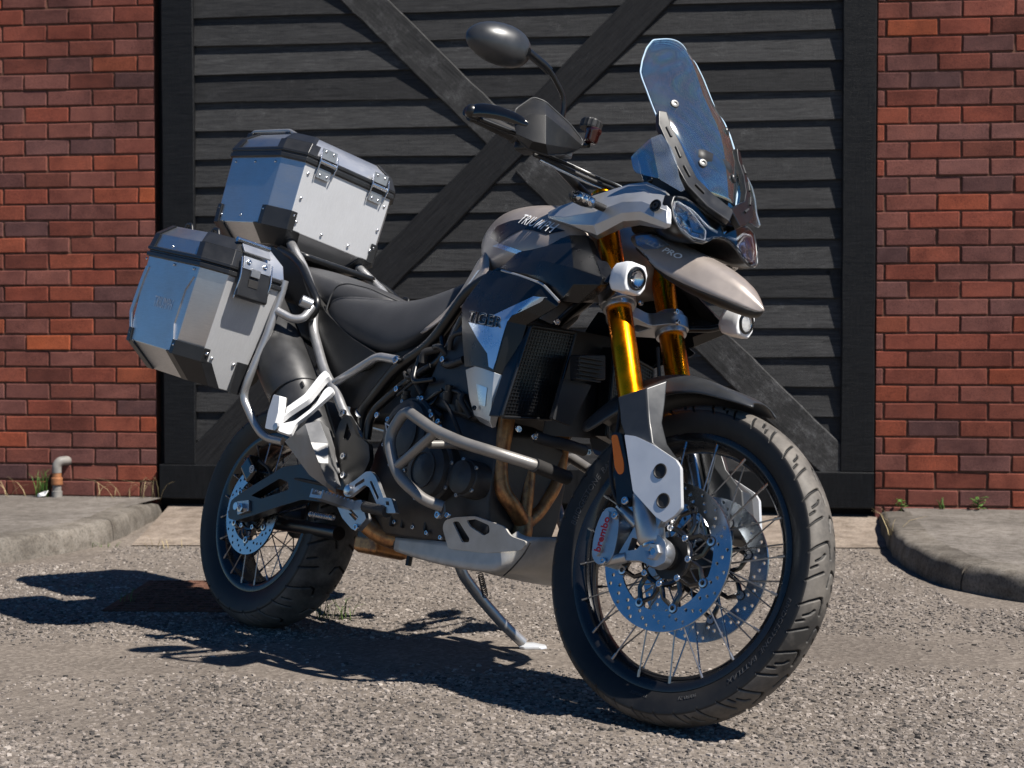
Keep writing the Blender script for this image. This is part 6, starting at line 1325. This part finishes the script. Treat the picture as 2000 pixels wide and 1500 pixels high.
blades('grass_tuft', 'short green grass between the two weeds by the right wall', 'grass', W(1.87, .03, pz), 10, .06, .012, M_leaf, 8, .4)
blades('dry_grass', 'long pale grass stalks leaning over the start of the right kerb', 'grass', (1.475, 6.15, .02), 6, .17, .02, M_dry, 9, 1.3, .0025)
blades('dry_grass', 'dry grass stalks in the gap beside the left door post', 'grass', W(-1.66, .06, pz), 9, .14, .05, M_dry, 10, 1.4, .002)
blades('dry_grass', 'dry grass stalks along the left wall, between pipe and door', 'grass', W(-1.84, .05, pz), 9, .13, .09, M_dry, 11, 1.5, .002)
blades('dry_grass', 'few dry stalks left of the standpipe by the wall', 'grass', W(-2.30, .05, pz), 6, .13, .06, M_dry, 12, 1.5, .002)
blades('grass_tuft', 'yellow green grass tuft in front of the rear tyre', 'grass', (-.52, 4.62, 0), 24, .085, .05, M_grass, 13, .9, .0022)
blades('grass_tuft', 'thin grass blades at the back of the cover plate', 'grass', (-1.0, 5.37, 0), 12, .06, .05, M_grass, 14, .9, .002)
blades('grass_tuft', 'thin grass blades at the near left corner of the cover plate', 'grass', (-1.20, 4.90, 0), 8, .06, .03, M_grass, 15, .9, .002)
blades('dry_grass', 'dry stalks at the edge of the concrete apron, left of the rear tyre', 'grass', (-1.33, 6.18, 0), 9, .06, .09, M_dry, 16, 1.2, .002)
blades('moss_tuft', 'low mossy grass along the foot of the left kerb', 'grass', (-1.60, 6.22, 0), 14, .03, .05, M_grass, 17, .9, .002)
lt_ = mk('paper_scrap', [(0, 0, 0), (.035, .004, .006), (.045, .02, .028), (.02, .03, .022), (-.006, .02, .012)], [(0, 1, 2, 3, 4)], M_lit, None, solid=.001); lt_.location = W(-2.20, .09, pz + .004); props(lt_, 'crumpled white paper scrap on the pavement by the standpipe', 'litter')
for i, (x_, y_, r_, lab) in enumerate(((-1.39, 5.22, .022, 'loose grey stone on the asphalt, left of the cover plate'), (-1.40, 3.98, .018, 'loose stone at the left edge of the photo, nearest the camera'), (-.72, 3.92, .013, 'small pale stone under the shadow of the handlebar'))):
    rg = random.Random(i + 40); V_ = [(x * r_ * rg.uniform(.7, 1.2), y * r_ * rg.uniform(.6, 1), z * r_ * rg.uniform(.4, .8)) for x, y, z in ((1, 0, 0), (.4, .9, 0), (-.6, .8, 0), (-1, 0, 0), (-.4, -.9, 0), (.5, -.8, 0), (.5, .3, .9), (-.3, .45, 1), (-.4, -.4, .8), (.4, -.35, 1))]
    o = mk('stone', V_, [(0, 1, 6), (1, 7, 6), (1, 2, 7), (2, 3, 7), (3, 8, 7), (3, 4, 8), (4, 9, 8), (4, 5, 9), (5, 0, 9), (0, 6, 9), (6, 7, 8, 9)], M_kerb, None, smooth=False, bevel=.002); o.location = (x_, y_, 0); props(o, lab, 'stone', 'loose stones on the yard')

# moulded sidewall lettering
def sidewall_text(parent, c_, r_, y_, s, a0, size, mat, cw=True, bulge=0):
    o = text('tyre_lettering', s, size, (Vector(), Vector((1, 0, 0)), Vector((0, 1, 0)), Vector((0, 0, 1))), mat, parent, .0003, .2, .0, 1.15)
    for v_ in o.data.vertices:
        x, y = v_.co.x, v_.co.y; a = a0 - x / r_ if cw else a0 + x / r_; rr = r_ + (y if cw else -y)
        # right side view (from -y): x forward is to the right, angles measured from +x to +z
        v_.co = Vector((c_.x + rr * math.cos(a), y_(rr) - v_.co.z * 2, c_.z + rr * math.sin(a)))
    return o
def side_y(R, w, rb, wb, crown):
    Rc = w / 2; re = R - Rc * crown * (1 - math.cos(1.32)); r0_ = rb + .009
    return lambda rr: -(wb + (Rc * .985 - wb) * math.sin(max(0, min(1, (rr - r0_) / (re - r0_))) * math.pi / 2) ** .8) - .0008
fy = side_y(.3475, .096, .2667, .030, .62); M_mould = simple('moulded rubber lettering', (.05, .05, .052), .45)
sidewall_text(fw, FA, .291, fy, 'BRIDGESTONE  BATTLAX', R_(-8), .0165, M_mould)
sidewall_text(fw, FA, .290, fy, '90/90-21', R_(-66), .011, M_mould); sidewall_text(fw, FA, .290, fy, 'TUBELESS', R_(-90), .009, M_mould)
sidewall_text(fw, FA, .291, fy, 'BRIDGESTONE  BATTLAX', R_(172), .0165, M_mould)
